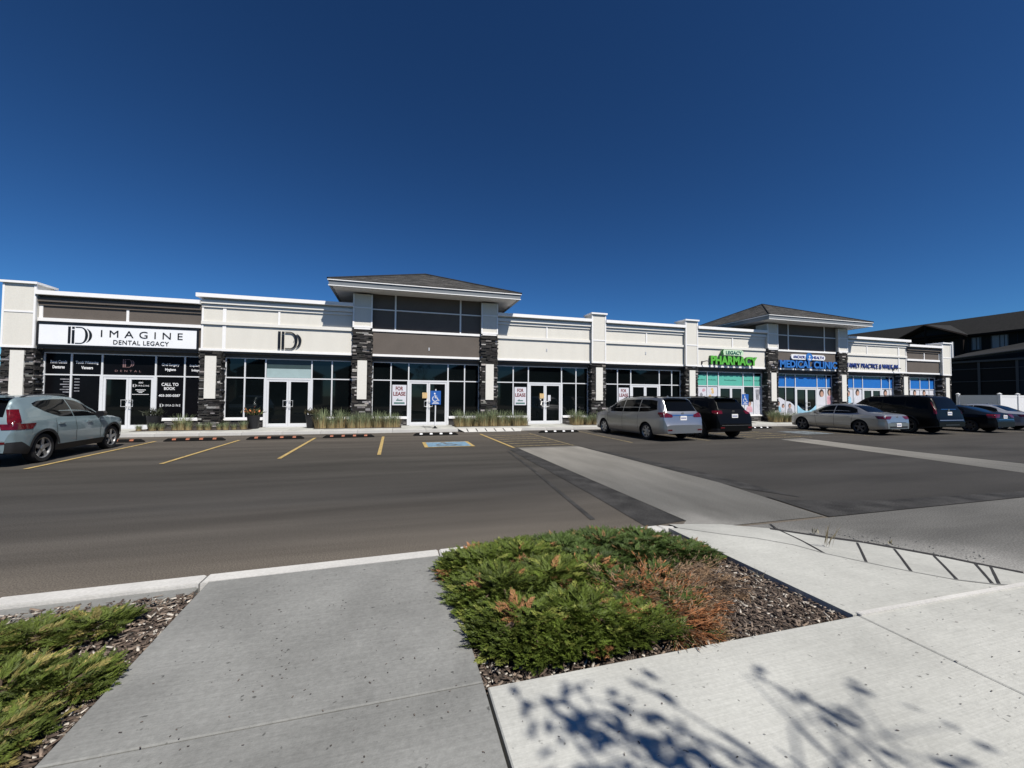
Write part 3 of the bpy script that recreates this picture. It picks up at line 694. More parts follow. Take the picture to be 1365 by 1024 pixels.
# body behind, roof deck
b = MB(); b.box(-15.45, 42.66, YG + .45, 36.0, 0.13, 5.70); part('rear_wall', b, 'stucco')
b = MB(); b.box(-15.3, 42.5, YG + .6, 35.8, 5.702, 5.76); part('roof_deck', b, 'roof_grey')
# header over the glass and soffit
for x0, x1 in [(-14.47, -8.66), (-7.84, -2.24), (-1.34, 4.26), (5.16, 10.86), (11.76, 17.38), (18.30, 23.98), (24.88, 30.48), (31.38, 36.92), (37.84, 41.72)]:
    b = MB(); b.box(x0, x1, YW + .03, YG + .4, 3.60, 3.689); part('soffit', b, 'header')
    b = MB(); b.box(x0, x1, YG - .09, YG + .3, 3.44, 3.599); part('header_beam', b, 'header')
    b = MB(); b.box(x0, x1, YG + .25, YG + .42, 0.13, 3.44); part('dark_interior', b, 'black_matt')

# ---- shop fronts
def shopfront(x0, x1, mull, door, film=None, low_first=False):
    f = MB(); xs = [x0 + .03] + mull + [x1 - .03]
    fy0, fy1 = YG - .045, YG + .06
    dl, dr = (mull[door], mull[door + 1]) if door is not None else (None, None)
    for i, x in enumerate(xs):
        isd = door is not None and i in (door + 1, door + 2)
        f.box(x - .03, x + .03, fy0, fy1, 2.52 if isd else 0.572, 3.44)
    for a, c in zip(xs[:-1], xs[1:]):
        if door is not None and a == dl: continue
        f.box(a + .031, c - .031, fy0 + .003, fy1 - .003, 2.465, 2.518)
        f.box(a + .031, c - .031, fy0 + .003, fy1 - .003, 0.572, 0.62)
    f.box(x0 + .005, x1 - .005, fy0 + .004, fy1 - .004, 3.395, 3.45)
    win = part('window', f, 'frame')
    segs = [(x0, dl - .06), (dr + .06, x1)] if door is not None else [(x0, x1)]
    for a, c in segs:
        s = MB(); s.box(a + .002, c - .002, YG - .13, YG + .1, 0.487, 0.571); part('sill', s, 'trim_white')
        s = MB(); r = random.Random(int(a * 50)); z = 0.14
        while z < .48:
            h = min(.08, .485 - z); x = a
            while x < c - .02:
                l = min(r.uniform(.15, .4), c - x); q = r.uniform(.03, .07) if r.random() < .85 else .15
                s.box(x + .003, x + l - .003, YG - .06 - r.uniform(0, .03), YG + .1, z + .003, z + h - .003, 0, (q * 1.05, q, q * .95)); x += l
            z += h
        part('stone_base', s, 'stone', kind='stuff')
    panes = {}
    for j, (a, c) in enumerate(zip(xs[:-1], xs[1:])):
        for lo, z0, z1 in ((0, 2.52, 3.44), (1, 0.62, 2.465)):
            if door is not None and a == dl and lo: continue
            p = MB(); p.box(a + .028, c - .028, YG, YG + .012, z0 - .005, z1 + .002); panes[(j, lo)] = (a + .031, c - .031)
            p.build('pane', 'glass_film' if film == 'black' else 'glass', win)
    dobj = None
    if door is not None:
        d = MB(); zb = 0.155; zt = 2.52
        for x in (dl - .0, dr + .0): d.box(x - .06, x + .06, fy0 - .01, fy1, zb, 2.519)
        d.box(dl + .061, dr - .061, fy0 - .008, fy1 - .002, 2.43, 2.517); d.box(dl + .061, dr - .061, fy0 - .02, fy1, zb - .015, zb + .02)
        dobj = part('door', d, 'frame')
        mid = (dl + dr) / 2
        for a, c, s in ((dl + .065, mid - .004, 1), (mid + .004, dr - .065, -1)):
            q = MB(); q.box(a, a + .085, fy0 + .004, YG + .04, zb + .025, 2.425); q.box(c - .085, c, fy0 + .004, YG + .04, zb + .025, 2.425)
            q.box(a + .086, c - .086, fy0 + .006, YG + .038, 2.33, 2.423); q.box(a + .086, c - .086, fy0 + .006, YG + .038, zb + .027, zb + .16)
            q.build('door_leaf', 'frame', dobj)
            p = MB(); p.box(a + .08, c - .08, YG + .002, YG + .014, zb + .15, 2.34); p.build('pane', 'glass', dobj)
            h = MB(); hx = mid - .05 * s; hl = hx - .16 * s
            h.tube([(hx, fy0 - .005, 1.42), (hx, fy0 - .08, 1.42), (hl, fy0 - .085, 1.42), (hl, fy0 - .085, 1.13), (hx, fy0 - .08, 1.13), (hx, fy0 - .005, 1.13)], .016, 6)
            h.build('handle', 'galv', dobj)
    return win, dobj, xs, dl, dr
S1 = shopfront(-14.47, -8.66, [-13.52, -12.46, -10.52, -9.42], 1, 'black')
S2 = shopfront(-7.84, -2.24, [-7.02, -6.15, -4.14, -3.22], 1)
S3 = shopfront(-1.34, 4.26, [-0.40, 0.49, 2.54, 3.44], 1)
S4 = shopfront(5.16, 10.86, [6.20, 7.10, 9.14, 10.06], 1)
S5 = shopfront(11.76, 17.38, [12.82, 13.74, 15.78, 16.70], 1)
S6 = shopfront(18.30, 23.98, [19.44, 20.33, 22.36, 23.26], 1)
S7 = shopfront(24.88, 30.48, [26.06, 26.96, 29.00, 29.90], 1)
S8 = shopfront(31.38, 36.92, [32.62, 33.56, 35.55, 36.45], 1)
S9 = shopfront(37.84, 41.72, [38.75, 39.90, 41.00], None)
YD = YG - .004
def film(parent, x0, x1, z0, z1, m, name='window_film', y=YD):
    b = MB(); b.box(x0, x1, y - .003, y, z0, z1); return b.build(name, m, parent)
def poly_film(parent, pts, m, name='window_film', y=YD - .006):
    b = MB(); b.ext(pts, y - .002, y, 0); return b.build(name, m, parent)
# dental lettering on the first front
w1, d1 = S1[0], S1[1]
text('Root Canals', -14.250, -13.690, 2.975, 3.105, YD, .003, 'vinyl_white', w1, bold=.03)
text('Dentures', -14.172, -13.768, 2.755, 2.885, YD, .003, 'vinyl_white', w1, bold=.03)
text('Tooth Whitening', -13.402, -12.618, 2.945, 3.095, YD, .003, 'vinyl_white', w1, bold=.03)
text('Veneers', -13.202, -12.798, 2.745, 2.875, YD, .003, 'vinyl_white', w1, bold=.03)
text('Oral Surgery', -10.316, -9.644, 2.935, 3.085, YD, .003, 'vinyl_white', w1, bold=.03)
text('Hygiene', -10.182, -9.778, 2.715, 2.865, YD, .003, 'vinyl_white', w1, bold=.03)
text('Implants', -9.245, -8.775, 2.935, 3.065, YD, .003, 'vinyl_white', w1, bold=.03)
text('Inlays', -9.167, -8.843, 2.715, 2.845, YD, .003, 'vinyl_white', w1, bold=.03)
b = MB(); logo_id(b, -11.75, -11.33, 2.86, 3.22, YD, .003); b.build('logo', 'vinyl_pink', w1)
text('DENTAL', -12.02, -11.08, 2.66, 2.74, YD, .003, 'vinyl_pink', w1, spacing=1.9)
text('CALL TO', -10.30, -9.66, 2.06, 2.20, YD, .003, 'vinyl_white', w1, bold=.02)
text('BOOK', -10.20, -9.78, 1.88, 2.01, YD, .003, 'vinyl_white', w1, bold=.02)
text('403-300-0587', -10.40, -9.58, 1.57, 1.68, YD, .003, 'vinyl_white', w1, bold=.02)
b = MB(); logo_id(b, -10.34, -10.20, 1.11, 1.25, YD, .003); b.build('logo', 'vinyl_white', w1)
text('IMAGINE', -10.14, -9.56, 1.13, 1.23, YD, .003, 'vinyl_white', w1, spacing=1.4)
text('600', -11.15, -10.99, 2.16, 2.23, YD, .003, 'vinyl_white', d1)
b = MB(); logo_id(b, -11.36, -11.22, 2.00, 2.12, YD, .003); b.build('logo', 'vinyl_white', d1)
text('IMAGINE', -11.18, -10.76, 2.02, 2.09, YD, .003, 'vinyl_white', d1, spacing=1.4)
b = MB()
for z in (1.86, 1.80, 1.74): b.box(-11.26 + (1.86 - z), -10.88 - (1.86 - z), YD - .003, YD, z, z + .025)
b.box(-11.38, -10.76, YD - .003, YD, 1.66, 1.68); b.build('opening_hours', 'vinyl_white', d1)
b = MB()
for i in range(6): b.box(-13.9 + .1 * (i % 2), -13.58, YD - .003, YD, 2.28 - .11 * i, 2.32 - .11 * i)
for i in range(5): b.box(-13.42, -13.24, YD - .003, YD, 2.30 - .13 * i, 2.335 - .13 * i)
b.build('small_print', 'poster_grey', w1)
# frosted transom above the second door
w2 = S2[0]
film(w2, -6.11, -4.18, 2.53, 2.96, 'film_frost'); film(w2, -6.11, -4.18, 2.965, 3.43, 'film_frost_dark')
# pharmacy films
w6, d6 = S6[0], S6[1]
xs6 = S6[2]
for a, c in zip(xs6[:-1], xs6[1:]): film(w6, a + .035, c - .035, 2.53, 3.22, 'film_teal')
for (a, c), t in zip(zip(xs6[:-1], xs6[1:]), ['vaccines', 'compounding', 'diabetes care', 'travel clinic', 'blister packs']):
    m_ = (a + c) / 2; h_ = (c - a) * .36 if c - a < 1.5 else .5
    b = MB()
    n_ = 9
    for i in range(n_): b.box(m_ - h_ + 2 * h_ * i / n_, m_ - h_ + 2 * h_ * (i + .72) / n_, YD - .009, YD - .006, 2.86, 2.90 + .03 * (i % 3 == 0))
    b.build('small_print', 'green_dark', w6)
rr = random.Random(5)
def collage(parent, x0, x1, z0, z1, cols, n, s):
    film(parent, x0, x1, z0, z1, 'poster_white', 'poster')
    for k in range(n):
        cx, cz = rr.uniform(x0 + s, x1 - s), rr.uniform(z0 + s, z1 - s); a0 = rr.uniform(0, 6.28)
        pts = [(cx + s * rr.uniform(.5, 1) * math.cos(a0 + t * 6.283 / 7), cz + s * rr.uniform(.5, 1) * math.sin(a0 + t * 6.283 / 7)) for t in range(7)]
        poly_film(parent, pts, rr.choice(cols), 'poster_picture', YD - .006 - .0005 * k)
def figure(parent, x, z, s, cloth):
    # a small printed person: hair, face, shoulders
    el = lambda cx, cz, rx, rz, n=12: [(cx + rx * math.cos(6.283 * i / n), cz + rz * math.sin(6.283 * i / n)) for i in range(n)]
    poly_film(parent, [(x - .26 * s, z), (x + .26 * s, z), (x + .24 * s, z + .3 * s), (x + .1 * s, z + .42 * s), (x - .1 * s, z + .42 * s), (x - .24 * s, z + .3 * s)], cloth, 'poster_picture', YD - .012)
    poly_film(parent, el(x, z + .60 * s, .15 * s, .19 * s), 'hair_dark', 'poster_picture', YD - .015)
    poly_film(parent, el(x + .02 * s, z + .55 * s, .105 * s, .14 * s), 'skin', 'poster_picture', YD - .018)
collage(w6, 18.36, 19.40, .63, 2.45, ['poster_pink', 'poster_grey', 'sign_navy', 'poster_white'], 14, .16)
collage(w6, 19.48, 20.28, .63, 2.45, ['poster_yellow', 'poster_pink', 'poster_white', 'hair_dark'], 12, .16)
collage(w6, 23.30, 23.92, .63, 2.45, ['poster_white', 'poster_grey', 'poster_white'], 7, .14)
poly_film(w6, [(23.5, 1.6), (23.7, 1.6), (23.78, 2.3), (23.45, 2.3)], 'poster_grey', 'poster_picture', YD - .02)
film(w6, 22.42, 23.22, .63, 1.45, 'poster_white', 'poster'); figure(w6, 22.9, .75, 1.0, 'poster_pink')
# clinic films
for Sx in (S7, S8, S9):
    xsx = Sx[2]
    for a, c in zip(xsx[:-1], xsx[1:]): film(Sx[0], a + .035, c - .035, 2.53, 3.24, 'film_blue')
w7 = S7[0]
def wave(parent, x0, x1, zl, zr, m, n=8, bow=.12):
    pts = [(x0, .63), (x1, .63)] + [(x1 + (x0 - x1) * i / n, zr + (zl - zr) * i / n + bow * math.sin(math.pi * i / n)) for i in range(n + 1)]
    poly_film(parent, pts, m, 'poster')
wave(w7, 24.95, 26.02, 1.75, 1.55, 'poster_white'); wave(w7, 26.10, 26.92, 1.5, 1.15, 'poster_white')
figure(w7, 25.4, .75, 1.0, 'poster_blue'); figure(w7, 26.45, .65, .9, 'poster_grey'); figure(w7, 25.85, .7, .8, 'poster_white')
b = MB(); b.ext([(27.1, .34), (28.86, .34), (28.86, 1.25)] + [(28.86 - 1.76 * i / 8, 1.25 - .45 * math.sin(math.pi * i / 8)) for i in range(1, 8)] + [(27.1, 1.25)], YG - .062, YG - .058); b.build('door_poster', 'poster_blue', S7[1])
for a, c in [(29.04, 29.86), (29.94, 30.42)]: film(w7, a, c, .63, 2.45, 'poster_white', 'poster')
figure(w7, 29.45, 1.2, 1.5, 'poster_white'); figure(w7, 30.25, 1.3, 1.5, 'poster_pink')
for a, c in zip(S8[2][:-1], S8[2][1:]):
    if abs(a - S8[3]) < .01: continue
    film(S8[0], a + .04, c - .04, .63, 2.45, 'poster_white', 'poster')
figure(S8[0], 32.1, 1.4, 1.2, 'poster_blue'); figure(S8[0], 33.05, 1.4, 1.3, 'poster_white'); figure(S8[0], 36.0, 1.4, 1.3, 'poster_grey')
for a, c in zip(S9[2][:-1], S9[2][1:]): film(S9[0], a + .04, c - .04, .63, 2.45, 'poster_white', 'poster')
figure(S9[0], 39.3, 1.5, 1.2, 'poster_grey'); figure(S9[0], 40.4, 1.5, 1.2, 'poster_blue')
# small wall lamps / hooks on the fascias
for x, z, d in [(3.05 - 1.55, 4.15, .1), (8.1, 4.36, .09), (14.6, 4.42, .09)]:
    b = MB(); b.box(x - .03, x + .03, YW - .02, YW + .01, z - .08, z + .08); part('wall_outlet', b, 'galv')
for x in (18.75, 36.35):
    b = MB(); b.tube([(x, YW, 3.95), (x, YW - .12, 4.02), (x + .12, YW - .3, 4.06), (x + .3, YW - .34, 4.03)], .03, 6); b.box(x - .04, x + .04, YW - .04, YW + .01, 3.86, 4.06); part('wall_camera', b, 'trim_grey')

# ================================================================== SIGNS
def sign(name, loc, label, cat='sign', group=None): return empty(name, loc, label, cat, group)
s = sign('shop_sign', (-11.63, 21.25, 3.66), 'long white sign box with black frame reading IMAGINE DENTAL LEGACY')
b = MB()
b.box(-14.45, -8.76, 21.14, 21.225, 3.66, 3.735); b.box(-14.45, -8.76, 21.14, 21.225, 4.575, 4.66); b.box(-14.45, -14.38, 21.14, 21.225, 3.736, 4.574); b.box(-8.83, -8.76, 21.14, 21.225, 3.736, 4.574); b.build('sign_frame', 'black_gloss', s)
b = MB(); b.box(-14.379, -8.831, 21.155, 21.22, 3.737, 4.573); b.build('sign_face', 'sign_white', s)
b = MB(); logo_id(b, -13.42, -12.61, 3.80, 4.51, 21.153, .012); b.build('logo', 'black_gloss', s)
text('IMAGINE', -12.31, -9.36, 4.12, 4.42, 21.153, .012, 'black_gloss', s, spacing=1.75)
text('DENTAL LEGACY', -11.87, -9.87, 3.82, 4.01, 21.153, .012, 'black_gloss', s, spacing=1.1, bold=.006)
b = MB(); b.box(-14.45, -8.76, 21.235, 21.31, 3.56, 3.655); part('sign_support', b, 'header')
s = sign('monogram_sign', (-5.05, 21.27, 3.9), 'large black ID monogram fixed on the cream wall')
b = MB(); logo_id(b, -5.57, -4.56, 3.90, 4.72, 21.24, .05); b.build('logo', 'black_gloss', s)
b = MB()
for x in (-5.5, -5.36, -4.9): b.tube([(x, 21.27, 4.3), (x, 21.2, 4.3)], .012, 6)
b.build('fixing', 'galv', s)
s = sign('pharmacy_sign', (21.2, 21.27, 3.78), 'green raised letters reading LEGACY PHARMACY on the cream wall')
text('PHARMACY', 19.32, 23.08, 3.86, 4.44, YW - .012, .17, ['sign_green', 'sign_green_side'], s, bold=.045)
pill = lambda x0, x1, z0, z1, n=8: [(x1 - (z1 - z0) / 2 + (z1 - z0) / 2 * math.cos(t), (z0 + z1) / 2 + (z1 - z0) / 2 * math.sin(t)) for t in [-math.pi / 2 + math.pi * i / n for i in range(n + 1)]] + [(x0 + (z1 - z0) / 2 + (z1 - z0) / 2 * math.cos(t), (z0 + z1) / 2 + (z1 - z0) / 2 * math.sin(t)) for t in [math.pi / 2 + math.pi * i / n for i in range(n + 1)]]
b = MB(); b.ext(pill(20.2, 22.0, 4.50, 4.86), YW - .13, YW - .012); b.build('sign_backing', 'sign_pale_green', s)
text('LEGACY', 20.55, 21.85, 4.56, 4.79, YW - .132, .02, 'green_dark', s, bold=.02)
b = MB(); b.ext([(20.14, 4.46), (20.36, 4.52), (20.30, 4.7), (20.36, 4.9), (20.22, 4.84), (20.10, 4.66)], YW - .17, YW - .14); b.build('leaf_emblem', 'sign_green_side', s)
s = sign('clinic_sign', (27.7, 21.27, 3.65), 'blue raised letters reading ANCHOR HEALTH MEDICAL CLINIC under the right tower')
text('MEDICAL CLINIC', 25.05, 30.32, 3.82, 4.34, YW - .012, .17, ['sign_blue', 'sign_blue_side'], s, bold=.035)
b = MB(); b.ext(pill(26.15, 29.3, 4.42, 4.78), YW - .1, YW - .012); b.build('sign_backing', 'sign_white', s)
text('ANCHOR', 26.3, 27.38, 4.51, 4.70, YW - .102, .02, 'sign_navy', s, bold=.015)
text('HEALTH', 28.1, 29.14, 4.51, 4.70, YW - .102, .02, 'sign_navy', s, bold=.015)
b = MB(); b.ext([(27.74 + .29 * math.cos(t), 4.60 + .29 * math.sin(t)) for t in [2 * math.pi * i / 20 for i in range(20)]], YW - .16, YW - .1); b.build('anchor_disc', 'sign_blue', s)
b = MB(); b.box(27.715, 27.765, YW - .172, YW - .161, 4.44, 4.72); b.box(27.66, 27.82, YW - .171, YW - .162, 4.65, 4.69); ext_strip(b, *[[(27.74 + r_ * math.cos(t), 4.55 + r_ * math.sin(t)) for t in [math.radians(200 + 14 * i) for i in range(11)]] for r_ in (.16, .12)], YW - .173, YW - .163); b.build('anchor_emblem', 'sign_white', s)
s = sign('practice_sign', (34.25, 21.27, 3.95), 'navy letters reading FAMILY PRACTICE & WALK-IN on the far cream wall')
text('FAMILY PRACTICE & WALK-IN', 31.56, 36.82, 4.0, 4.34, YW - .012, .05, ['sign_navy', 'sign_blue_side'], s, bold=.008)
# for-lease posters
for x0, x1, z0, z1, lab in [(-0.32, 0.39, 1.20, 2.26, 'white FOR LEASE poster in the shop window under the left tower'),
                            (6.29, 6.99, 1.21, 2.23, 'white FOR LEASE poster in the window right of the left tower'),
                            (12.91, 13.62, 1.25, 2.28, 'white FOR LEASE poster partly hidden behind the silver minivan')]:
    s = sign('lease_poster', ((x0 + x1) / 2, YD - .01, z0), lab, 'poster', 'for lease posters in the windows')
    b = MB(); b.box(x0, x1, YD - .008, YD, z0, z1); b.build('poster_sheet', 'poster_white', s)
    xm = (x0 + x1) / 2; H_ = z1 - z0
    text('FOR', xm - .19, xm + .19, z0 + H_ * .72, z0 + H_ * .92, YD - .008, .003, 'vinyl_red', s, bold=.035)
    text('LEASE', xm - .31, xm + .31, z0 + H_ * .46, z0 + H_ * .66, YD - .008, .003, 'vinyl_red', s, bold=.035)
    b = MB(); b.box(xm - .16, xm + .16, YD - .012, YD - .009, z0 + H_ * .22, z0 + H_ * .27); b.box(xm - .1, xm - .05, YD - .012, YD - .009, z0 + H_ * .28, z0 + H_ * .33); b.box(xm - .27, xm + .27, YD - .012, YD - .009, z0 + H_ * .07, z0 + H_ * .14); b.build('contact_lines', 'green_dark', s)
for x, z, wd, h, m, lab in [(1.33, 1.72, .26, .30, 'poster_yellow', 'small yellowish notice taped on the door under the left tower'),
                            (7.92, 1.74, .26, .28, 'poster_yellow', 'small yellowish notice taped on the door right of the left tower'),
                            (8.37, 1.62, .17, .34, 'poster_white', 'narrow white notice taped on the door right of the left tower')]:
    b = MB(); b.box(x - wd / 2, x + wd / 2, YG - .062, YG - .058, z - h / 2, z + h / 2)
    tag(b.build('paper_notice', m), lab, 'notice', 'paper notices on shop doors')
# ================================================================== STREET FURNITURE
def wheel_stop(x0, x1, y, refl, label):
    t = empty('wheel_stop', ((x0 + x1) / 2, y, 0.012), label, 'wheel stop', 'rubber wheel stops at the heads of the bays')
    b = MB(); L = x1 - x0
    pr = [(-.075, 0), (.075, 0), (.05, .1), (-.05, .1)]
    st = [(x0, .25), (x0 + .12, 1), (x1 - .12, 1), (x1, .25)]
    v = [(x, y + a * (1 if k == 1 else .9), 0.012 + h * k) for x, k in st for a, h in pr]
    f = [(i * 4 + j, i * 4 + (j + 1) % 4, i * 4 + 4 + (j + 1) % 4, i * 4 + 4 + j) for i in range(3) for j in range(4)] + [(3, 2, 1, 0), (12, 13, 14, 15)]
    b.add(v, f); b.build('rubber_body', 'rubber', t)
    for k in range(4):
        cx = x0 + L * (.17 + .22 * k); r = MB()
        r.add([(cx - .06, y - .0705, .052), (cx + .06, y - .0705, .052), (cx + .055, y - .054, .104), (cx - .055, y - .054, .104)], [(0, 1, 2, 3)])
        r.add([(cx - .055, y - .0515, .1145), (cx + .055, y - .0515, .1145), (cx + .055, y + .0515, .1145), (cx - .055, y + .0515, .1145)], [(0, 1, 2, 3)])
        r.build('reflector', refl, t)
wheel_stop(-10.55, -8.55, 17.0, 'orange', 'black wheel stop with orange reflectors ahead of the blue-grey SUV')
wheel_stop(-8.0, -6.12, 17.05, 'orange', 'black orange-marked wheel stop nearest the blue-grey SUV')
wheel_stop(-5.45, -3.5, 17.1, 'orange', 'black orange-marked wheel stop in front of the frosted-transom door')
wheel_stop(-2.85, -0.93, 17.2, 'orange', 'black orange-marked wheel stop left of the parking sign post')
wheel_stop(0.62, 2.52, 17.4, 'vinyl_white', 'black wheel stop with white reflectors at the blue accessible bay')
wheel_stop(6.31, 8.33, 17.55, 'vinyl_white', 'black wheel stop with white reflectors beside the silver minivan')
wheel_stop(18.2, 20.2, 17.6, 'vinyl_white', 'black wheel stop with white reflectors left of the silver sedan')
def access_sign(x, y, label, z0=1.28):
    t = empty('accessible_parking_sign', (x, y, 0.13), label, 'parking sign', 'blue accessible parking signs')
    b = MB(); b.tube([(x, y, .1), (x + .015, y, 2.02)], .03, 8); b.build('post', 'vinyl_white', t)
    b = MB(); b.box(x - .235, x + .255, y - .05, y - .035, z0, z0 + .66); b.build('sign_plate', 'access_blue', t)
    b = MB(); wheelchair(b, x + .01, z0 + .36, .46, lambda u, v: (u, y - .054, v), 0)
    for k, (a, c) in enumerate([(-.17, .17), (-.13, .13)]): b.box(x + .01 + a, x + .01 + c, y - .054, y - .0505, z0 + .04 + .05 * k, z0 + .065 + .05 * k)
    b.build('wheelchair_symbol', 'vinyl_white', t)
    b = MB(); b.lathe([(0, .0), (.12, 0.0), (.12, .03), (.05, .05), (.03, .12), (0, .12)], (x, y, .142), n=12); b.build('post_base', 'black_matt', t)
access_sign(1.70, 19.45, 'blue wheelchair parking sign on a white post before the left tower door')
access_sign(20.42, 19.6, 'blue wheelchair parking sign showing above the black SUV')

# ================================================================== PLANTS
def leaves_np(name, parent, pos, dirs, length, width, tints, m='leaf', kind=None, up=None, bend=0.0, nseg=1):
    # narrow pointed blades, all in one mesh
    pos = np.asarray(pos, float); d = np.asarray(dirs, float); d /= np.linalg.norm(d, axis=1, keepdims=True)
    n = len(pos); length = np.broadcast_to(length, n)[:, None]; width = np.broadcast_to(width, n)[:, None]
    a = rng.normal(size=(n, 3)) if up is None else up + rng.normal(size=(n, 3)) * .35
    s = np.cross(d, a); s /= np.maximum(np.linalg.norm(s, axis=1, keepdims=True), 1e-6)
    mid = pos + d * length * .45; tip = pos + d * length; tip[:, 2] -= (bend * length)[:, 0] if np.ndim(bend) == 0 else bend
    V = np.stack([pos - s * width * .2, mid - s * width * .5, tip, mid + s * width * .5], 1).reshape(-1, 3)
    F = np.arange(n * 4).reshape(-1, 4)
    T = np.repeat(np.asarray(tints, float), 4, axis=0)
    return np_mesh(name, V, F, m, parent, T, kind)

# juniper spray templates: a stem with feathery side twigs, unit length along +x
def spray_template(seed, n=10):
    r = np.random.default_rng(seed); Q = []
    def kite(p, d, L, wd):
        d = d / np.linalg.norm(d); s = np.cross(d, [0, 0, 1]) + r.normal(size=3) * .3; s /= np.linalg.norm(s)
        Q.extend([p - s * wd * .3, p + d * L * .4 - s * wd * .5, p + d * L, p + d * L * .4 + s * wd * .5])
    curve = lambda t: np.array([t, .06 * math.sin(3 * t + seed), .10 * t * t])
    for i in range(n):
        t = .08 + .88 * i / n
        for s in (-1, 1):
            L = (.34 * (1 - t) + .12) * r.uniform(.75, 1.2)
            d = np.array([math.cos(.72), s * math.sin(.72), r.uniform(-.15, .45)])
            p = curve(t); kite(p, d, L, .055)
            if L > .22: kite(p + d * L * .45, np.array([math.cos(.25), s * math.sin(.25), r.uniform(-.1, .5)]), L * .6, .045); kite(p + d * L * .25, np.array([math.cos(1.0), s * math.sin(1.0), r.uniform(-.1, .5)]), L * .45, .045)
    for i in range(4): kite(curve(i / 4), curve((i + 1.3) / 4) - curve(i / 4), .36, .05)
    kite(curve(.92), np.array([1, 0, .25]), .2, .07)
    return np.array(Q)
TPL = [spray_template(k, 11) for k in range(8)]
def twig_template(seed):
    # a bare dead shoot: long thin forking twigs with few needles
    r = np.random.default_rng(100 + seed); Q = []
    def blade(p, d, L, wd):
        d = d / np.linalg.norm(d); s = np.cross(d, r.normal(size=3)); s /= np.linalg.norm(s)
        Q.extend([p - s * wd * .5, p + d * L * .5 - s * wd * .4, p + d * L, p + d * L * .5 + s * wd * .4])
    for _ in range(9):
        d = np.array([1, r.normal() * .32, r.normal() * .22]); p = np.array([r.uniform(0, .25), r.normal() * .03, 0]); L = r.uniform(.5, .9); blade(p, d, L, .028)
        for k in range(3): blade(p + d * L * r.uniform(.3, .85), d + r.normal(size=3) * [.1, .5, .35], r.uniform(.1, .25), .035)
    return np.array(Q)
TPD = [twig_template(k) for k in range(8)]
def sprays(name, parent, P, D, L, tint, kind=None, tpl=None):
    Vs, Ts = [], []
    for p, d, l, t in zip(P, D, L, tint):
        q = tpl[rng.integers(len(tpl))]
        x = d / np.linalg.norm(d); up = np.array([0, 0, 1.]) + rng.normal(size=3) * .35
        y = np.cross(up, x); y /= np.linalg.norm(y); z = np.cross(x, y)
        V = p + l * (q[:, :1] * x + q[:, 1:2] * y + q[:, 2:3] * z)
        g_ = np.repeat(rng.uniform(.75, 1.3, (len(q) // 4, 1)), 4, axis=0)
        Vs.append(V); Ts.append(np.clip(t * g_, 0, 1))
    V = np.concatenate(Vs); T = np.concatenate(Ts)
    return np_mesh(name, V, np.arange(len(V)).reshape(-1, 4), 'leaf', parent, T, kind)
def juniper(name, mounds, label, dens, kindc, zb=0.08, cat='shrub', group=None, keep=None, lmin=.075, lmax=.15, tpl='TPL', flat=.52):
    cx = np.mean([m_[0] for m_ in mounds]); cy = np.mean([m_[1] for m_ in mounds])
    t = empty(name, (cx, cy, zb), label, cat, group)
    P, D, L, T = [], [], [], []
    st = MB()
    for (x, y, R, h) in mounds:
        n = int(dens * R * R * 2.3)
        for _ in range(n):
            a = rng.uniform(0, 2 * math.pi); q = R * math.sqrt(rng.uniform(0, 1)) * rng.uniform(.85, 1.05)
            px, py = x + q * math.cos(a), y + q * math.sin(a)
            lay = rng.uniform(.35, 1.0) ** .6
            z = zb + .015 + flat * h * lay * (1 - .75 * (q / R) ** 2)
            if keep and not keep(px, py, z): continue
            aa = a + rng.normal() * .55; pit = rng.uniform(.05, .62 if tpl == 'TPL' else .3) * (1 - .5 * q / R)
            P.append((px, py, z)); D.append((math.cos(aa), math.sin(aa), pit)); L.append(rng.uniform(lmin, lmax))
            pn = 0.5 + 0.5 * math.sin(px * 5.1 + 1.3 * math.sin(py * 4.3)) * math.sin(py * 6.2 + px * 2.1)
            T.append(kindc(px, py, pn))
        for k in range(9):
            a = rng.uniform(0, 6.28); e = Vector((x + R * .8 * math.cos(a), y + R * .8 * math.sin(a), zb + h * .45))
            st.tube([(x, y, zb - .01), ((x + e.x) / 2, (y + e.y) / 2, zb + h * .5), tuple(e)], [.014, .01, .004], 5, 0)
    st.build('stem', 'stem', t)
    sprays('foliage', t, np.array(P), np.array(D), np.array(L), np.array(T), 'stuff', globals()[tpl])
    return t
def green(px, py, pn):
    r = rng.random()
    bn = math.sin(px * 9.3 + 2.0 + 1.5 * math.sin(py * 3.1)) * math.sin(py * 8.1 + .6 + px * 1.7)
    if bn > .86 and r < .8: return np.array([.25, .12, .05]) * (.6 + .7 * rng.random())
    if r < .008: return np.array([.26, .13, .05])
    if r < .10: return np.array([.17, .19, .04])
    g_ = .6 + .8 * rng.random()
    return np.array([.070, .097, .014]) * g_ * (0.75 + .5 * pn)
def green2(px, py, pn):
    g_ = .55 + .7 * rng.random()
    return np.array([.052, .082, .017]) * g_ * (0.8 + .4 * pn) if rng.random() > .06 else np.array([.2, .12, .05])
def brown(px, py, pn):
    g_ = .55 + .8 * rng.random(); r = rng.random()
    if r < .08: return np.array([.06, .10, .025])
    return (np.array([.30, .125, .05]) if r < .55 else np.array([.24, .16, .095])) * g_
def pale(px, py, pn):
    g_ = .5 + .8 * rng.random()
    return (np.array([.26, .17, .10]) if rng.random() < .7 else np.array([.16, .115, .08])) * g_
def lgreen(px, py, pn):
    g_ = .65 + .7 * rng.random()
    return (np.array([.075, .10, .017]) if rng.random() < .84 else np.array([.19, .16, .05])) * g_
near = lambda x, y, z: y > 2.24 and x < 3.1
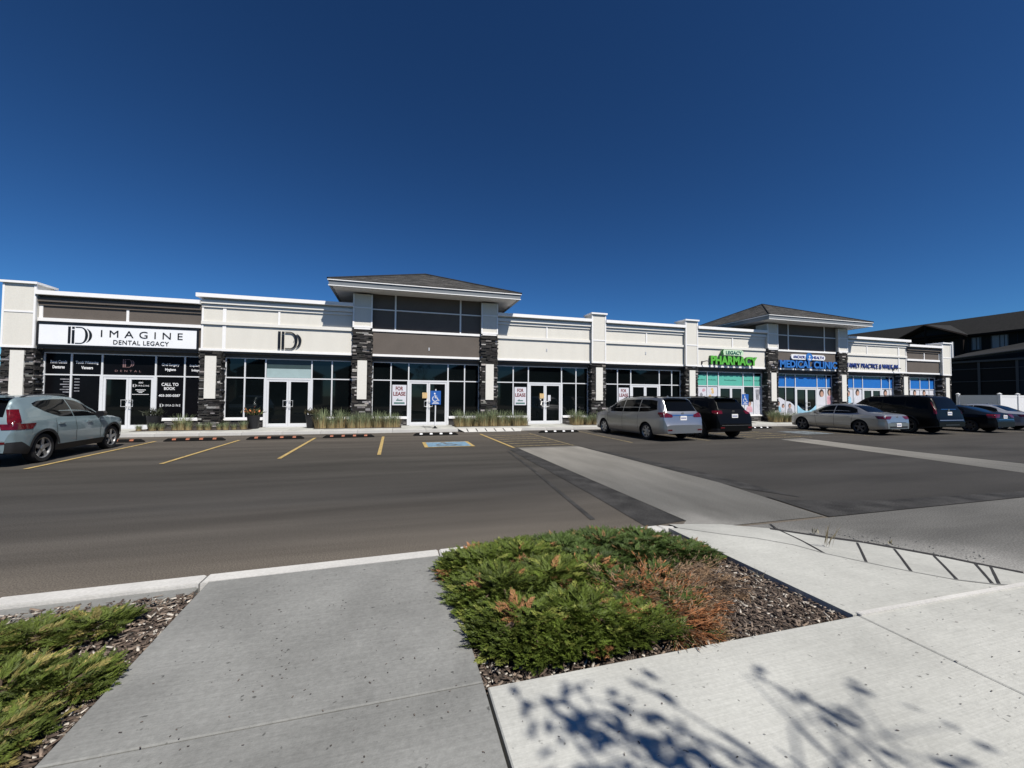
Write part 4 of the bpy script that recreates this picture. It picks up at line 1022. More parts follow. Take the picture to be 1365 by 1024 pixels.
juniper('juniper_shrub', [(.76, 3.6, .36, .24), (1.15, 3.66, .42, .24), (.82, 3.1, .40, .28), (1.25, 3.15, .46, .27), (.86, 2.62, .37, .24), (1.25, 2.6, .42, .24), (1.52, 2.38, .33, .17), (1.02, 2.32, .24, .14), (1.6, 3.2, .3, .2)],
        'large spreading green juniper with rusty patches filling the bed left half', 2900, green, keep=near, lmin=.075, lmax=.155)
juniper('juniper_shrub', [(1.62, 3.74, .4, .2), (2.1, 3.8, .4, .19), (2.5, 3.72, .38, .17), (2.8, 3.42, .27, .12), (1.75, 3.4, .38, .19), (2.25, 3.45, .35, .16), (2.6, 3.5, .28, .13)],
        'dark green juniper along the kerb at the back of the square bed', 2500, green2, keep=near)
juniper('dead_juniper', [(1.75, 2.75, .34, .16), (1.65, 2.98, .26, .17), (2.0, 2.95, .32, .15), (1.85, 2.42, .26, .12), (2.02, 2.6, .25, .1)],
        'dead rust-brown juniper branches in the middle of the bed', 850, brown, keep=near, lmin=.12, lmax=.26, tpl='TPD')
juniper('dead_juniper', [(2.3, 3.08, .34, .12), (2.55, 3.12, .3, .10), (2.2, 2.75, .28, .09), (2.5, 2.85, .28, .08)],
        'thin pale brown dead juniper beside the bare bark chips', 330, pale, keep=near, lmin=.1, lmax=.22, tpl='TPD')
juniper('juniper_sprig', [(2.05, 2.62, .14, .12), (2.2, 3.05, .13, .14), (1.72, 2.95, .15, .2), (1.95, 2.8, .1, .16), (1.62, 2.55, .13, .16)], 'small living green juniper sprig among the brown branches', 2600, green2, keep=near)
lk = lambda x, y, z: x < -1.42 and (x > -4.2)
juniper('juniper_shrub', [(-1.93, 3.36, .18, .09), (-2.22, 3.30, .22, .11), (-2.55, 3.2, .26, .12), (-2.95, 3.1, .3, .12)], 'low mossy green juniper nearest the kerb in the left bed', 2300, lgreen, zb=.09, keep=lk, lmin=.07, lmax=.13)
juniper('juniper_shrub', [(-1.68, 2.72, .17, .09), (-1.98, 2.74, .22, .13), (-2.32, 2.76, .26, .15), (-2.75, 2.72, .32, .15)], 'green juniper strip reaching toward the walk in the middle of the left bed', 2300, lgreen, zb=.09, lmin=.08, lmax=.14, keep=lambda x, y, z: x > -4.2)
juniper('juniper_shrub', [(-1.74, 2.38, .16, .10), (-2.02, 2.36, .22, .13), (-2.4, 2.32, .28, .15), (-1.66, 2.26, .09, .06)], 'green juniper at the lower left corner of the photo', 2300, lgreen, zb=.09, lmin=.08, lmax=.15, keep=lambda x, y, z: x > -4.2)

# bark mulch
def mulch(name, region, n, zf, seed):
    r = np.random.default_rng(seed); V = []; T = []
    for _ in range(n):
        x, y = region(r)
        L = r.uniform(.012, .05) * (1.6 if r.random() < .08 else 1); wd = r.uniform(.004, .014); a = r.uniform(0, 6.28); tl = r.normal() * .25; th = r.uniform(.002, .006)
        d = np.array([math.cos(a), math.sin(a), tl]); s = np.array([-math.sin(a), math.cos(a), r.normal() * .3]); c = np.array([x, y, zf(x, y) + r.uniform(.0, .022)])
        q = r.random(); g_ = r.uniform(.6, 1.3)
        t = np.array([.090, .064, .048]) * g_ if q < .55 else (np.array([.19, .145, .11]) * g_ if q < .86 else np.array([.45, .41, .35]) * g_)
        for dz in (0, th):
            V += [c - d * L / 2 - s * wd / 2 + [0, 0, dz], c + d * L / 2 - s * wd / 2 + [0, 0, dz], c + d * L / 2 + s * wd / 2 + [0, 0, dz], c - d * L / 2 + s * wd / 2 + [0, 0, dz]]
        T += [t] * 8
    V = np.array(V); k = np.arange(n)[:, None, None] * 8
    F = (np.array([[4, 5, 6, 7], [0, 1, 5, 4], [1, 2, 6, 5], [2, 3, 7, 6], [3, 0, 4, 7]])[None] + k).reshape(-1, 4)
    o = np_mesh(name, V, F, 'bark_chip', None, np.array(T), 'stuff', loc=tuple(V.mean(0)))
    return o
mulch('bark_mulch', lambda r: (r.uniform(.46, 3.15), r.uniform(2.14, 3.95)), 9000, lambda x, y: .08, 3)
mulch('bark_mulch', lambda r: (-1.47 - 2.8 * r.random() ** 1.3, r.uniform(1.6, 3.8)), 9000, lambda x, y: .082, 4)

# dry weeds in the ramp joint and one at the bed edge
def weed(x, y, z, n, h, label, tint):
    P = [(x + rng.normal() * .015, y + rng.normal() * .015, z) for _ in range(n)]; D = [(rng.normal() * .3, rng.normal() * .3, 1) for _ in range(n)]
    t = empty('dry_weed', (x, y, z), label, 'weed', 'dry weeds growing in the paving joints')
    leaves_np('blades', t, P, D, rng.uniform(.5, 1, n) * h, .011, [np.array(tint) * rng.uniform(.6, 1.2) for _ in range(n)])
weed(4.40, 3.2, .1, 7, .32, 'tall dry grass stalk standing in the kerb ramp joint', (.2, .17, .11))
weed(4.97, 3.75, .02, 14, .09, 'low dry weed tuft at the ramp gutter', (.3, .27, .18))
weed(5.45, 3.25, .02, 12, .07, 'low dry weed further right along the ramp gutter', (.3, .27, .18))
weed(3.10, 2.86, .06, 7, .16, 'pale dry grass blades at the right edge of the square bed', (.35, .33, .26))
weed(3.08, 3.5, .06, 5, .14, 'thin dry stalk at the back right of the square bed', (.2, .18, .1))
b = MB()
for _ in range(90):
    t = rng.random(); x = 5.1 + .9 * t + rng.normal() * .10; y = 3.65 - 1.1 * t + rng.normal() * .10 + .12; s_ = rng.uniform(.002, .006)
    b.box(x - s_, x + s_, y - s_, y + s_, .008, .012 + s_ * .8, 0)
b.build('gravel', 'concrete_grey', kind='stuff')

# ornamental grasses along the shop fronts
def grass_mesh(seed, n=260):
    r = np.random.default_rng(seed); V, F, T = [], [], []
    for _ in range(n):
        a = r.uniform(0, 6.28); q = .30 * math.sqrt(r.random()); h = r.uniform(.35, .92); ln = r.uniform(.1, .5); wd = r.uniform(.009, .018)
        b0 = np.array([q * math.cos(a), q * math.sin(a) * .8, 0]); d = np.array([math.cos(a), math.sin(a), 0]) * ln; s = np.array([-math.sin(a), math.cos(a), 0]) * wd
        i0 = len(V)
        for k in range(4):
            u = k / 3; p = b0 + d * u * u * h + np.array([0, 0, h * (u - .25 * ln * u * u * u)])
            V += [p - s * (1 - u * .9), p + s * (1 - u * .9)]
            dry = r.random() < .45
            c = np.array([.33, .25, .12]) * max(0, 1 - u * 1.7) + np.array([.20, .24, .125]) * min(1, u * 1.7)
            if (q > .2 and h < .6) or h < .45: c = np.array([.34, .25, .12])
            T += [c * r.uniform(.7, 1.25)] * 2
        F += [(i0 + 2 * k, i0 + 2 * k + 1, i0 + 2 * k + 3, i0 + 2 * k + 2) for k in range(3)]
    return V, F, T
GR = [grass_mesh(k) for k in range(4)]
gm = []
for k, (V, F, T) in enumerate(GR):
    o = np_mesh('ornamental_grass', V, F, 'leaf', None, np.array(T)); gm.append(o.data); bpy.data.objects.remove(o)
def grass_row(x0, x1, n, y, label, s=1.0):
    for i in range(n):
        x = x0 + (x1 - x0) * i / max(1, n - 1)
        o = bpy.data.objects.new('ornamental_grass', gm[i % 4]); COL.objects.link(o)
        o.location = (x + rng.uniform(-.08, .08), y + rng.uniform(-.12, .12), .148); o.rotation_euler = (0, 0, rng.uniform(-.4, .4)); k = s * rng.uniform(.78, 1.15); o.scale = (k, k, k * rng.uniform(.9, 1.1))
        tag(o, label, 'grass clump', 'grass clumps along the shop fronts')
grass_row(-3.45, -.15, 9, 20.45, 'green-and-straw grass clump in the bed left of the sign post')
grass_row(3.0, 6.5, 9, 20.45, 'green-and-straw grass clump in the bed right of the sign post')
grass_row(9.45, 12.5, 8, 20.5, 'green-and-straw grass clump in the bed behind the minivan nose')
grass_row(23.6, 28.2, 10, 20.45, 'green-and-straw grass clump in the bed before the clinic tower', .9)
grass_row(-8.7, -6.6, 7, 20.35, 'short dry straw grass clump left of the flower pot', .42)
grass_row(-10.4, -9.3, 4, 20.4, 'short dry straw grass clump beside the dental door', .40)
o = bpy.data.objects.new('yucca', gm[1]); COL.objects.link(o); o.location = (-9.0, 20.55, .148); o.scale = (.9, .9, .85)
tag(o, 'yellow-green spiky plant below the CALL TO BOOK window', 'plant')
def pot(x, y, h, r, label, flowers, col):
    t = empty('plant_pot', (x, y, .145), label, 'planter', 'black pots beside the shop doors')
    b = MB(); b.lathe([(0, .146), (r * .72, .146), (r, .146 + h), (r * 1.04, .146 + h), (r * .9, .146 + h - .03), (0, .146 + h - .05)], (x, y, 0), n=20); b.build('pot', 'pot_black', t, smooth=True, angle=40)
    n = 140; P = [(x + rng.normal() * r * .5, y + rng.normal() * r * .5, .12 + h + rng.uniform(0, .12)) for _ in range(n)]
    D = [(rng.normal() * .6, rng.normal() * .6, rng.uniform(.3, 1.2)) for _ in range(n)]
    leaves_np('foliage', t, P, D, rng.uniform(.12, .38, n), .04, [np.array(col) * rng.uniform(.6, 1.3) for _ in range(n)])
    if flowers:
        n = 20; P = [(x + rng.normal() * r * .55, y - .1 + rng.normal() * r * .4, .25 + h + abs(rng.normal()) * .1) for _ in range(n)]
        D = [(rng.normal(), rng.normal(), rng.uniform(.2, 1)) for _ in range(n)]
        leaves_np('flowers', t, P, D, .13, .09, [np.array(flowers) * rng.uniform(.7, 1.2) for _ in range(n)])
pot(-6.36, 20.75, .62, .27, 'black pot with orange flowers left of the frosted-transom door', (.6, .2, .08), (.09, .10, .04))
pot(-3.95, 20.75, .62, .27, 'black pot with dark foliage right of the frosted-transom door', None, (.055, .045, .02))
pot(-10.12, 20.75, .62, .27, 'black pot with dark foliage right of the dental door', None, (.03, .035, .02))

# young tree behind the camera whose shade falls on the near paving
tr = empty('young_tree', (2.75, -1.9, .1), 'young sparse tree beside the walk behind the camera', 'tree')
b = MB(); tips = []
b.tube([(2.75, -1.9, 0), (2.72, -1.86, 1.3), (2.66, -1.8, 2.8), (2.6, -1.7, 4.9)], [.05, .042, .034, .012], 8)
rt = random.Random(21)
for k in range(13):
    z = 1.9 + 1.6 * k / 12; a = k * 2.4; L = rt.uniform(.6, 1.15)
    p0 = Vector((2.68, -1.8, z)); p1 = p0 + Vector((math.cos(a) * L * .5, math.sin(a) * L * .5, .25 * L)); p2 = p0 + Vector((math.cos(a) * L, math.sin(a) * L, .65 * L))
    b.tube([tuple(p0), tuple(p1), tuple(p2)], [.017, .011, .004], 6); tips += [(p1, p2)]
b.build('trunk', 'stem', tr)
P, D = [], []
b = MB()
def lift(gx, gy, h): return Vector((gx + SUN_TO.x / SUN_TO.z * h, gy + SUN_TO.y / SUN_TO.z * h, .13 + h))
for gx, gy, h, sp, n in [(.68, 1.98, 3.0, .05, 16), (.80, 1.84, 3.0, .06, 26), (.80, 1.68, 2.9, .08, 46), (.98, 1.70, 3.1, .09, 46), (1.10, 1.82, 3.2, .06, 22), (.92, 1.95, 3.2, .04, 9), (1.02, 1.60, 2.8, .09, 50),
                         (1.22, 1.62, 3.2, .08, 40), (1.30, 1.90, 3.3, .05, 14), (1.30, 1.45, 2.9, .1, 40), 
                         (1.90, 1.86, 3.4, .035, 10), (1.98, 1.80, 3.4, .04, 12), (1.96, 1.62, 3.3, .05, 16), (2.04, 1.52, 3.3, .05, 22), (2.12, 1.42, 3.2, .06, 26), (2.36, 1.62, 3.6, .03, 8), (2.42, 1.56, 3.6, .035, 10), (2.2, 1.25, 3.2, .08, 30), (2.55, 1.3, 3.4, .05, 14)]:
    h *= 1.5; c = lift(gx, gy, h); s0 = Vector((2.63, -1.74, rt.uniform(3.2, 4.6)))
    m1 = s0.lerp(c, .55) + Vector((0, 0, .12)); b.tube([tuple(s0), tuple(m1), tuple(c)], [.009, .007, .003], 5)
    for _ in range(int(n * (.62 if gx < 1.6 else .26))):
        p = c + Vector((rng.normal() * sp * 1.1, rng.normal() * sp * 1.1, rng.normal() * sp * 1.6)); P.append(tuple(p)); D.append((rng.normal() * .6, rng.normal() * .6, -.6 + rng.normal() * .5))
for p1, p2 in tips:
    if p2.y > -1.2 and p2.x < 2.6: continue
    for _ in range(45):
        u = rng.random(); p = p1.lerp(p2, .2 + .9 * u); q_ = p - SUN_TO * ((p.z - .13) / SUN_TO.z)
        if q_.y > .9: continue
        P.append((p.x + rng.normal() * .1, p.y + rng.normal() * .1, p.z + rng.normal() * .1)); D.append((rng.normal(), rng.normal(), rng.normal() * .6 - .3))
b.build('branch', 'stem', tr)
leaves_np('crown', tr, P, D, rng.uniform(.08, .13, len(P)), .056, [np.array([.06, .11, .03]) * rng.uniform(.6, 1.3) for _ in P])

# bits of bark and grit blown over the paving
V, F, T = [], [], []
for _ in range(420):
    if rng.random() < .6: x, y = rng.uniform(.5, 6.2), rng.uniform(.6, 2.05)
    else: x, y = rng.uniform(-1.3, .4), rng.uniform(1.6, 3.85)
    a = rng.uniform(0, 6.28); s_ = rng.uniform(.0012, .0038); d = np.array([math.cos(a), math.sin(a), 0]) * s_ * rng.uniform(1, 2.6); e = np.array([-math.sin(a), math.cos(a), 0]) * s_; c = np.array([x, y, .1345]); i0 = len(V)
    V += [c - d - e, c + d - e * .6, c + d * .8 + e, c - d * .7 + e * .8]; F.append((i0, i0 + 1, i0 + 2, i0 + 3)); T += [np.array([.07, .055, .045]) * rng.uniform(.5, 2)] * 4
np_mesh('grit', np.array(V), np.array(F), 'bark_chip', None, np.array(T), 'stuff', loc=(1, 2, .13))
# ================================================================== VEHICLES
def smooth_interp(pts, k=0.05):
    xs = np.array([p[0] for p in pts], float); ys = np.array([p[1] for p in pts], float)
    off = np.linspace(-1, 1, 7) * k; wt = np.array([.05, .12, .2, .26, .2, .12, .05])
    return lambda t: float(np.dot(np.interp(np.clip(t + off, xs[0], xs[-1]), xs, ys), wt))
class Car:
    def __init__(s, sp):
        s.sp = sp; s.L = sp['L']; s.Wd = sp['w']
        s.top = smooth_interp(sp['top'], .035); s.belt = smooth_interp(sp['belt'], .08)
        s.wid = smooth_interp(sp['wid'], .06); s.wt = smooth_interp(sp['wtop'], .1); s.low = smooth_interp(sp['low'], .05)
        s.cache = {}
    def zlow(s, y):
        z = s.low(y)
        for yc in (s.sp['yr'], s.sp['yf']):
            d = abs(y - yc); R = s.sp['R'] + s.sp.get('gap', .07)
            if d < R: z = max(z, s.sp['R'] + math.sqrt(R * R - d * d))
        return z
    def section(s, y):
        key = round(y, 4)
        if key in s.cache: return s.cache[key]
        zt, zl, w_ = s.top(y), s.zlow(y), s.wid(y)
        zb = min(s.belt(y), zt - .04); zb = max(zb, zl + .06); zt = max(zt, zb + .03)
        sx = lambda z: w_ * (1 - .10 * max(0, (.48 - z) / .3) ** 2 - .045 * max(0, (z - .72) / .35) ** 1.6)
        pts = []
        crease = s.sp.get('crease', .012)
        cl = s.sp.get('clad', 0)
        if cl:
            cl = cl + s.sp.get('cladrear', 0) * min(1, max(0, (.5 - y) / .25))
            cl = min(max(cl, zl + .045), zb - .05)
        for i in range(9):
            z = zl + (zb - zl) * i / 8
            if cl: z = zl + (cl - zl) * i / 3 if i <= 3 else cl + (zb - cl) * (i - 3) / 5
            pts.append((sx(z) + crease * math.exp(-((z - s.sp.get('zc', .8)) / .06) ** 2), z))
        xb = pts[-1][0]; h = zt - zb
        ze = zt - min(.075, .5 * h); k = min(1, max(0, h / .4))
        wt = (xb - .07) * (1 - k) + min(s.wt(y), xb - .03) * k
        for i in range(1, 6):
            u = i / 5; pts.append((xb + (wt - xb) * u + .02 * k * math.sin(math.pi * u) - (.012 if i == 1 else 0) * k, zb + (ze - zb) * u))
        for fx, fz in ((.965, .45), (.88, .75), (.62, .95), (.3, 1.0), (0, 1.02)): pts.append((wt * fx, ze + (zt - ze) * fz))
        s.cache[key] = pts
        return pts
    def side_x(s, y, z):
        p = s.section(y); zs = [q[1] for q in p]; xs = [q[0] for q in p]
        return float(np.interp(z, zs, xs)) if z < zs[-1] else 0
    def on_side(s, y, z):
        # first station from y towards the middle whose flank reaches z
        st = .01 if y < s.L / 2 else -.01
        for _ in range(60):
            if s.section(y)[13][1] >= z: break
            y += st
        return s.side_x(y, z), y
    def inside(s, y, x, z):
        p = s.section(y); return z < p[-1][1] and abs(x) < s.side_x(y, z)
    def end_y(s, x, z, rear=True):
        a, b = (0.0, s.L * .45) if rear else (s.L, s.L * .55)
        if s.inside(a, x, z): return a
        for _ in range(18):
            m = (a + b) / 2
            if s.inside(m, x, z): b = m
            else: a = m
        return b
def poly_at(pl, u):
    d = [0.0]
    for p, q in zip(pl[:-1], pl[1:]): d.append(d[-1] + math.hypot(q[0] - p[0], q[1] - p[1]))
    t = u * d[-1]; return np.array([np.interp(t, d, [p[0] for p in pl]), np.interp(t, d, [p[1] for p in pl])])
def patch(mb, top, bot, fn, N=12, Mr=4, m=0, rev=False):
    v = []
    for j in range(Mr + 1):
        for i in range(N + 1):
            a = poly_at(bot, i / N); c = poly_at(top, i / N); p = a + (c - a) * j / Mr; v.append(fn(p[0], p[1]))
    f = [(j * (N + 1) + i, j * (N + 1) + i + 1, (j + 1) * (N + 1) + i + 1, (j + 1) * (N + 1) + i) for j in range(Mr) for i in range(N)]
    if rev: f = [q[::-1] for q in f]
    return mb.add(v, f, m)
def build_car(name, sp, cx, y0, paint, label, cat, z0=0.0, rot=0.0):
    c = Car(sp); L = sp['L']
    root = empty(name, (cx, y0 + L / 2, z0), label, cat, 'cars parked in front of the shops')
    T = lambda x, y, z: (cx + x, y0 + y, z0 + z)
    ys = sorted(set(list(np.round(np.arange(0, .7, .02), 4)) + list(np.round(np.arange(.7, L - .5, .045), 4)) + list(np.round(np.arange(L - .5, L, .02), 4)) + [L] + [round(yc + s_ * (sp['R'] + sp.get('gap', .07)) * math.cos(a), 4) for yc in (sp['yr'], sp['yf']) for s_ in (-1, 1) for a in (0.02, .25, .5, .75)]))
    rings = []
    for y in ys:
        p = c.section(y); zl = p[0][1]
        rings.append([(p[0][0] - .26, zl - .0), (p[0][0] - .05, zl + .005)] + p)
    n = len(rings[0])
    body, clad, under = MB(), MB(), MB()
    V = []
    for y, r in zip(ys, rings): V += [T(x, y, z) for x, z in r] + [T(-x, y, z) for x, z in r[::-1]]
    N2 = 2 * n; cz = sp.get('clad', 0)
    for mb_ in (body, clad, under): mb_.v = list(V)
    for i in range(len(ys) - 1):
        for j in range(N2 - 1):
            q = (i * N2 + j, i * N2 + j + 1, (i + 1) * N2 + j + 1, (i + 1) * N2 + j); q = q[::-1]
            jj = j if j < n - 1 else N2 - 2 - j
            if j == n - 1: continue
            tgt = under if jj < 2 else (clad if (cz and jj < 5) else body)
            tgt.f.append(q); tgt.mi.append(0)
        under.f.append((i * N2, (i + 1) * N2, (i + 1) * N2 + N2 - 1, i * N2 + N2 - 1)); under.mi.append(0)
    for i, rev in ((0, False), (len(ys) - 1, True)):
        q = tuple(range(i * N2, i * N2 + N2)); body.f.append(q[::-1] if not rev else q); body.mi.append(0)
    bo = body.build('body', paint, root, smooth=True, angle=42)
    under.build('underbody', 'black_matt', root)
    if cz: clad.build('cladding', 'clad', root, smooth=True, angle=42)
    def side(s_, o=.006):
        def fn(y, z):
            x, y2 = c.on_side(y, z); return T(s_ * (x + o), y2, z)
        return fn
    rear = lambda o=.008: (lambda x, z: T(x, c.end_y(x, z) - o, z))
    frnt = lambda o=.008: (lambda x, z: T(x, c.end_y(x, z, False) + o, z))
    for s_ in (-1, 1):
        for k, (tp, bt) in enumerate(sp['side_windows']):
            b = MB(); patch(b, tp, bt, side(s_, .004), 14, 4, rev=s_ < 0); b.build('side_window', 'car_glass', root, smooth=True)
        if sp.get('win_trim'):
            b = MB(); patch(b, [(y, z + .022) for y, z in sp['win_trim']], sp['win_trim'], side(s_, .008), 16, 1, rev=s_ < 0); b.build('window_trim', sp.get('trim_mat', 'chrome'), root)
        for pts in sp.get('seams', []):
            b = MB(); patch(b, [(y + .006, z) for y, z in pts], [(y - .006, z) for y, z in pts], side(s_, .003), 10, 1); b.build('door_seam', 'black_matt', root)
        for hy, hz in sp['handles']:
            b = MB(); x = c.side_x(hy, hz); b.box(*sorted((cx + s_ * (x - .01), cx + s_ * (x + .035))), y0 + hy - .11, y0 + hy + .11, z0 + hz - .016, z0 + hz + .016); b.build('door_handle', sp.get('handle_mat', paint), root)
        my, mz = sp['mirror']; x = c.side_x(my, mz - .05)
        b = MB(); prof = [(0, -.07), (.10, -.085), (.2, -.06), (.22, .02), (.18, .085), (.04, .08)]
        b.ext([(cx + s_ * (x - .02 + px), z0 + mz + pz) for px, pz in (prof if s_ > 0 else prof[::-1])], y0 + my - .05, y0 + my + .1); b.build('mirror', sp.get('mirror_mat', paint), root)
        # tail lamp: side wing plus rear face
        b = MB()
        for lv in sp.get('lamp', []):
            zz = [q[0] for q in lv]; v = []; NZ = 6; NR = 6
            for k in range(NZ + 1):
                z = zz[0] + (zz[-1] - zz[0]) * k / NZ; xi = float(np.interp(z, zz, [q[1] for q in lv])); ye = float(np.interp(z, zz, [q[2] for q in lv]))
                xe, ye = c.on_side(ye, z); xc = max(min(.93 * xe, xe - .03), xi + .01); yc_ = c.end_y(xc, z)
                for m_ in range(NR + 1):
                    x = xi + (xc - xi) * m_ / NR; v.append(T(s_ * (x + .006 * m_ / NR), c.end_y(x, z) - .011, z))
                for m_ in range(1, NR + 1):
                    y = yc_ + (max(ye, yc_ + .01) - yc_) * m_ / NR; xs_, y2 = c.on_side(y, z); v.append(T(s_ * (xs_ + .010), y2 - .006 * (1 - m_ / NR), z))
            W_ = 2 * NR + 1
            f = [(k * W_ + m_, k * W_ + m_ + 1, (k + 1) * W_ + m_ + 1, (k + 1) * W_ + m_) for k in range(NZ) for m_ in range(W_ - 1)]
            b.add(v, f if s_ > 0 else [q[::-1] for q in f])
        if b.v: b.build('tail_light', 'lamp_red', root, smooth=True)
        b = MB()
        for tp, bt in sp.get('head', []): patch(b, [(s_ * x_, z) for x_, z in tp], [(s_ * x_, z) for x_, z in bt], frnt(.010), 8, 4, rev=s_ > 0)
        if b.v: b.build('headlight', 'lamp_clear', root, smooth=True)
        if sp.get('reflector'):
            x0_, x1_, zz = sp['reflector']; b = MB(); patch(b, [(s_ * x0_, zz + .025), (s_ * x1_, zz + .025)], [(s_ * x0_, zz - .025), (s_ * x1_, zz - .025)], rear(.012), 6, 1, rev=s_ < 0); b.build('reflector', 'lamp_red', root)
        if sp.get('rails'):
            b = MB(); ya, yb = sp['rails']; pts = []
            for k in range(9):
                y = ya + (yb - ya) * k / 8; p = c.section(y); pts.append(T(s_ * (p[14][0] - .05), y, p[14][1] + (.06 if 0 < k < 8 else .02)))
            b.tube(pts, .018, 6); b.build('roof_rail', sp.get('rail_mat', 'black_matt'), root)
        if sp.get('arch'):
            for yc in (sp['yr'], sp['yf']):
                R = sp['R'] + sp.get('gap', .07); a0 = math.radians(8); NA = 18
                arc = lambda rr_: [(yc + rr_ * math.cos(a0 + (math.pi - 2 * a0) * i / NA), sp['R'] + rr_ * math.sin(a0 + (math.pi - 2 * a0) * i / NA)) for i in range(NA + 1)]
                b = MB(); patch(b, arc(R + sp['arch']), arc(R + .005), side(s_, .014), NA, 1, rev=s_ > 0); b.build('wheel_arch', 'clad', root)
    for key, mname in (('rear_window', 'car_glass'),):
        tp, bt = sp[key]; b = MB(); patch(b, tp, bt, rear(.008), 16, 6); b.build(key, mname, root, smooth=True)
    tp, bt = sp['windshield']; b = MB(); patch(b, tp, bt, frnt(.008), 14, 8, rev=True); b.build('windshield', 'car_glass', root, smooth=True)
    for tp, bt, mname, nm in sp.get('rear_bits', []):
        b = MB(); patch(b, tp, bt, rear(.013), 14, 2); b.build(nm, mname, root)
    px, pz = sp['plate']; b = MB(); ye = c.end_y(0, pz)
    b.box(cx + px - .155, cx + px + .155, y0 + ye - .022, y0 + ye + .02, z0 + pz - .08, z0 + pz + .08); po = b.build('license_plate', 'plate', root)
    b = MB()
    for k in range(7): b.box(cx + px - .125 + .037 * k, cx + px - .103 + .037 * k, y0 + ye - .0235, y0 + ye - .0222, z0 + pz - .035, z0 + pz + .03)
    b.build('plate_digits', 'sign_navy', po)
    if sp.get('emblem'):
        ez = sp['emblem']; ye = c.end_y(0, ez) - .014; b = MB()
        for k in range(16):
            a, a2 = 2 * math.pi * k / 16, 2 * math.pi * (k + 1) / 16
            b.add([T(.065 * math.cos(a), ye, ez + .05 * math.sin(a)), T(.065 * math.cos(a2), ye, ez + .05 * math.sin(a2)), T(.05 * math.cos(a2), ye, ez + .037 * math.sin(a2)), T(.05 * math.cos(a), ye, ez + .037 * math.sin(a))], [(0, 3, 2, 1)])
        b.box(cx - .03, cx - .018, y0 + ye - .002, y0 + ye + .006, z0 + ez - .03, z0 + ez + .03); b.box(cx + .018, cx + .03, y0 + ye - .002, y0 + ye + .006, z0 + ez - .03, z0 + ez + .03); b.box(cx - .0179, cx + .0179, y0 + ye - .001, y0 + ye + .006, z0 + ez - .006, z0 + ez + .006)
        b.build('emblem', 'chrome', root)
    if sp.get('spoiler'):
        ya, za, wd = sp['spoiler']; b = MB(); b.box(cx - wd, cx + wd, y0 + ya, y0 + ya + .25, z0 + za - .02, z0 + za + .012); b.build('spoiler', paint, root)
    if sp.get('antenna'):
        ya, za = sp['antenna']; b = MB(); b.add([T(-.02, ya, za), T(.02, ya, za), T(.02, ya + .16, za), T(-.02, ya + .16, za), T(0, ya + .02, za + .07)], [(0, 1, 4), (1, 2, 4), (2, 3, 4), (3, 0, 4)]); b.build('antenna', paint, root)
    R = sp['R']; wdt = .22
    for yc in (sp['yr'], sp['yf']):
        for s_ in (-1, 1):
            xo = sp['w'] - .035; axc = (cx + s_ * (xo - wdt / 2), y0 + yc, z0 + R)
            b = MB(); b.lathe([(R * .66, -wdt / 2 * s_), (R * .9, -wdt / 2 * s_), (R * .985, -wdt * .38 * s_), (R, -wdt * .2 * s_), (R, wdt * .2 * s_), (R * .985, wdt * .38 * s_), (R * .93, wdt * .49 * s_), (R * .70, wdt * .47 * s_), (R * .68, wdt * .3 * s_)], axc, 'x', 28)
            wh = b.build('wheel', 'tyre', root, smooth=True, angle=50)
            if s_ < 0:
                pass
            rm = MB(); xf = wdt * .40 * s_
            rm.lathe([(R * .70, wdt * .47 * s_), (R * .655, wdt * .44 * s_), (R * .63, wdt * .2 * s_)], axc, 'x', 28)
            ns = sp.get('spokes', 5)
            for k in range(ns):
                a = 2 * math.pi * k / ns + .3; ca, sa = math.cos(a), math.sin(a)
                for off in ((-.035, .035) if sp.get('twin') else (0,)):
                    w0, w1 = (.03, .022) if sp.get('twin') else (.05, .036)
                    o0 = off * .7; o1 = off * 1.5
                    pp = []
                    for rad, ww, xx, oo in ((.04, w0, xf * .9, o0), (R * .66, w1, xf, o1)):
                        for sg in (-1, 1):
                            for dx in (0, -.03 * s_):
                                y_ = rad * ca - (oo + sg * ww) * sa; z_ = rad * sa + (oo + sg * ww) * ca
                                pp.append((axc[0] + xx + dx, axc[1] + y_, axc[2] + z_))
                    rm.add(pp, [(0, 2, 6, 4), (0, 4, 5, 1), (2, 3, 7, 6), (4, 6, 7, 5)])
            rm.lathe([(.075, xf * 1.02), (.06, xf * 1.12), (0, xf * 1.14)], axc, 'x', 16)
            rm.build('rim', sp.get('rim', 'alloy'), wh)
            dk = MB(); dk.lathe([(0, wdt * .1 * s_), (R * .66, wdt * .1 * s_)], axc, 'x', 24); dk.build('brake_disc', 'black_matt', wh)
    root.rotation_euler = (0, 0, math.radians(rot))
    return root

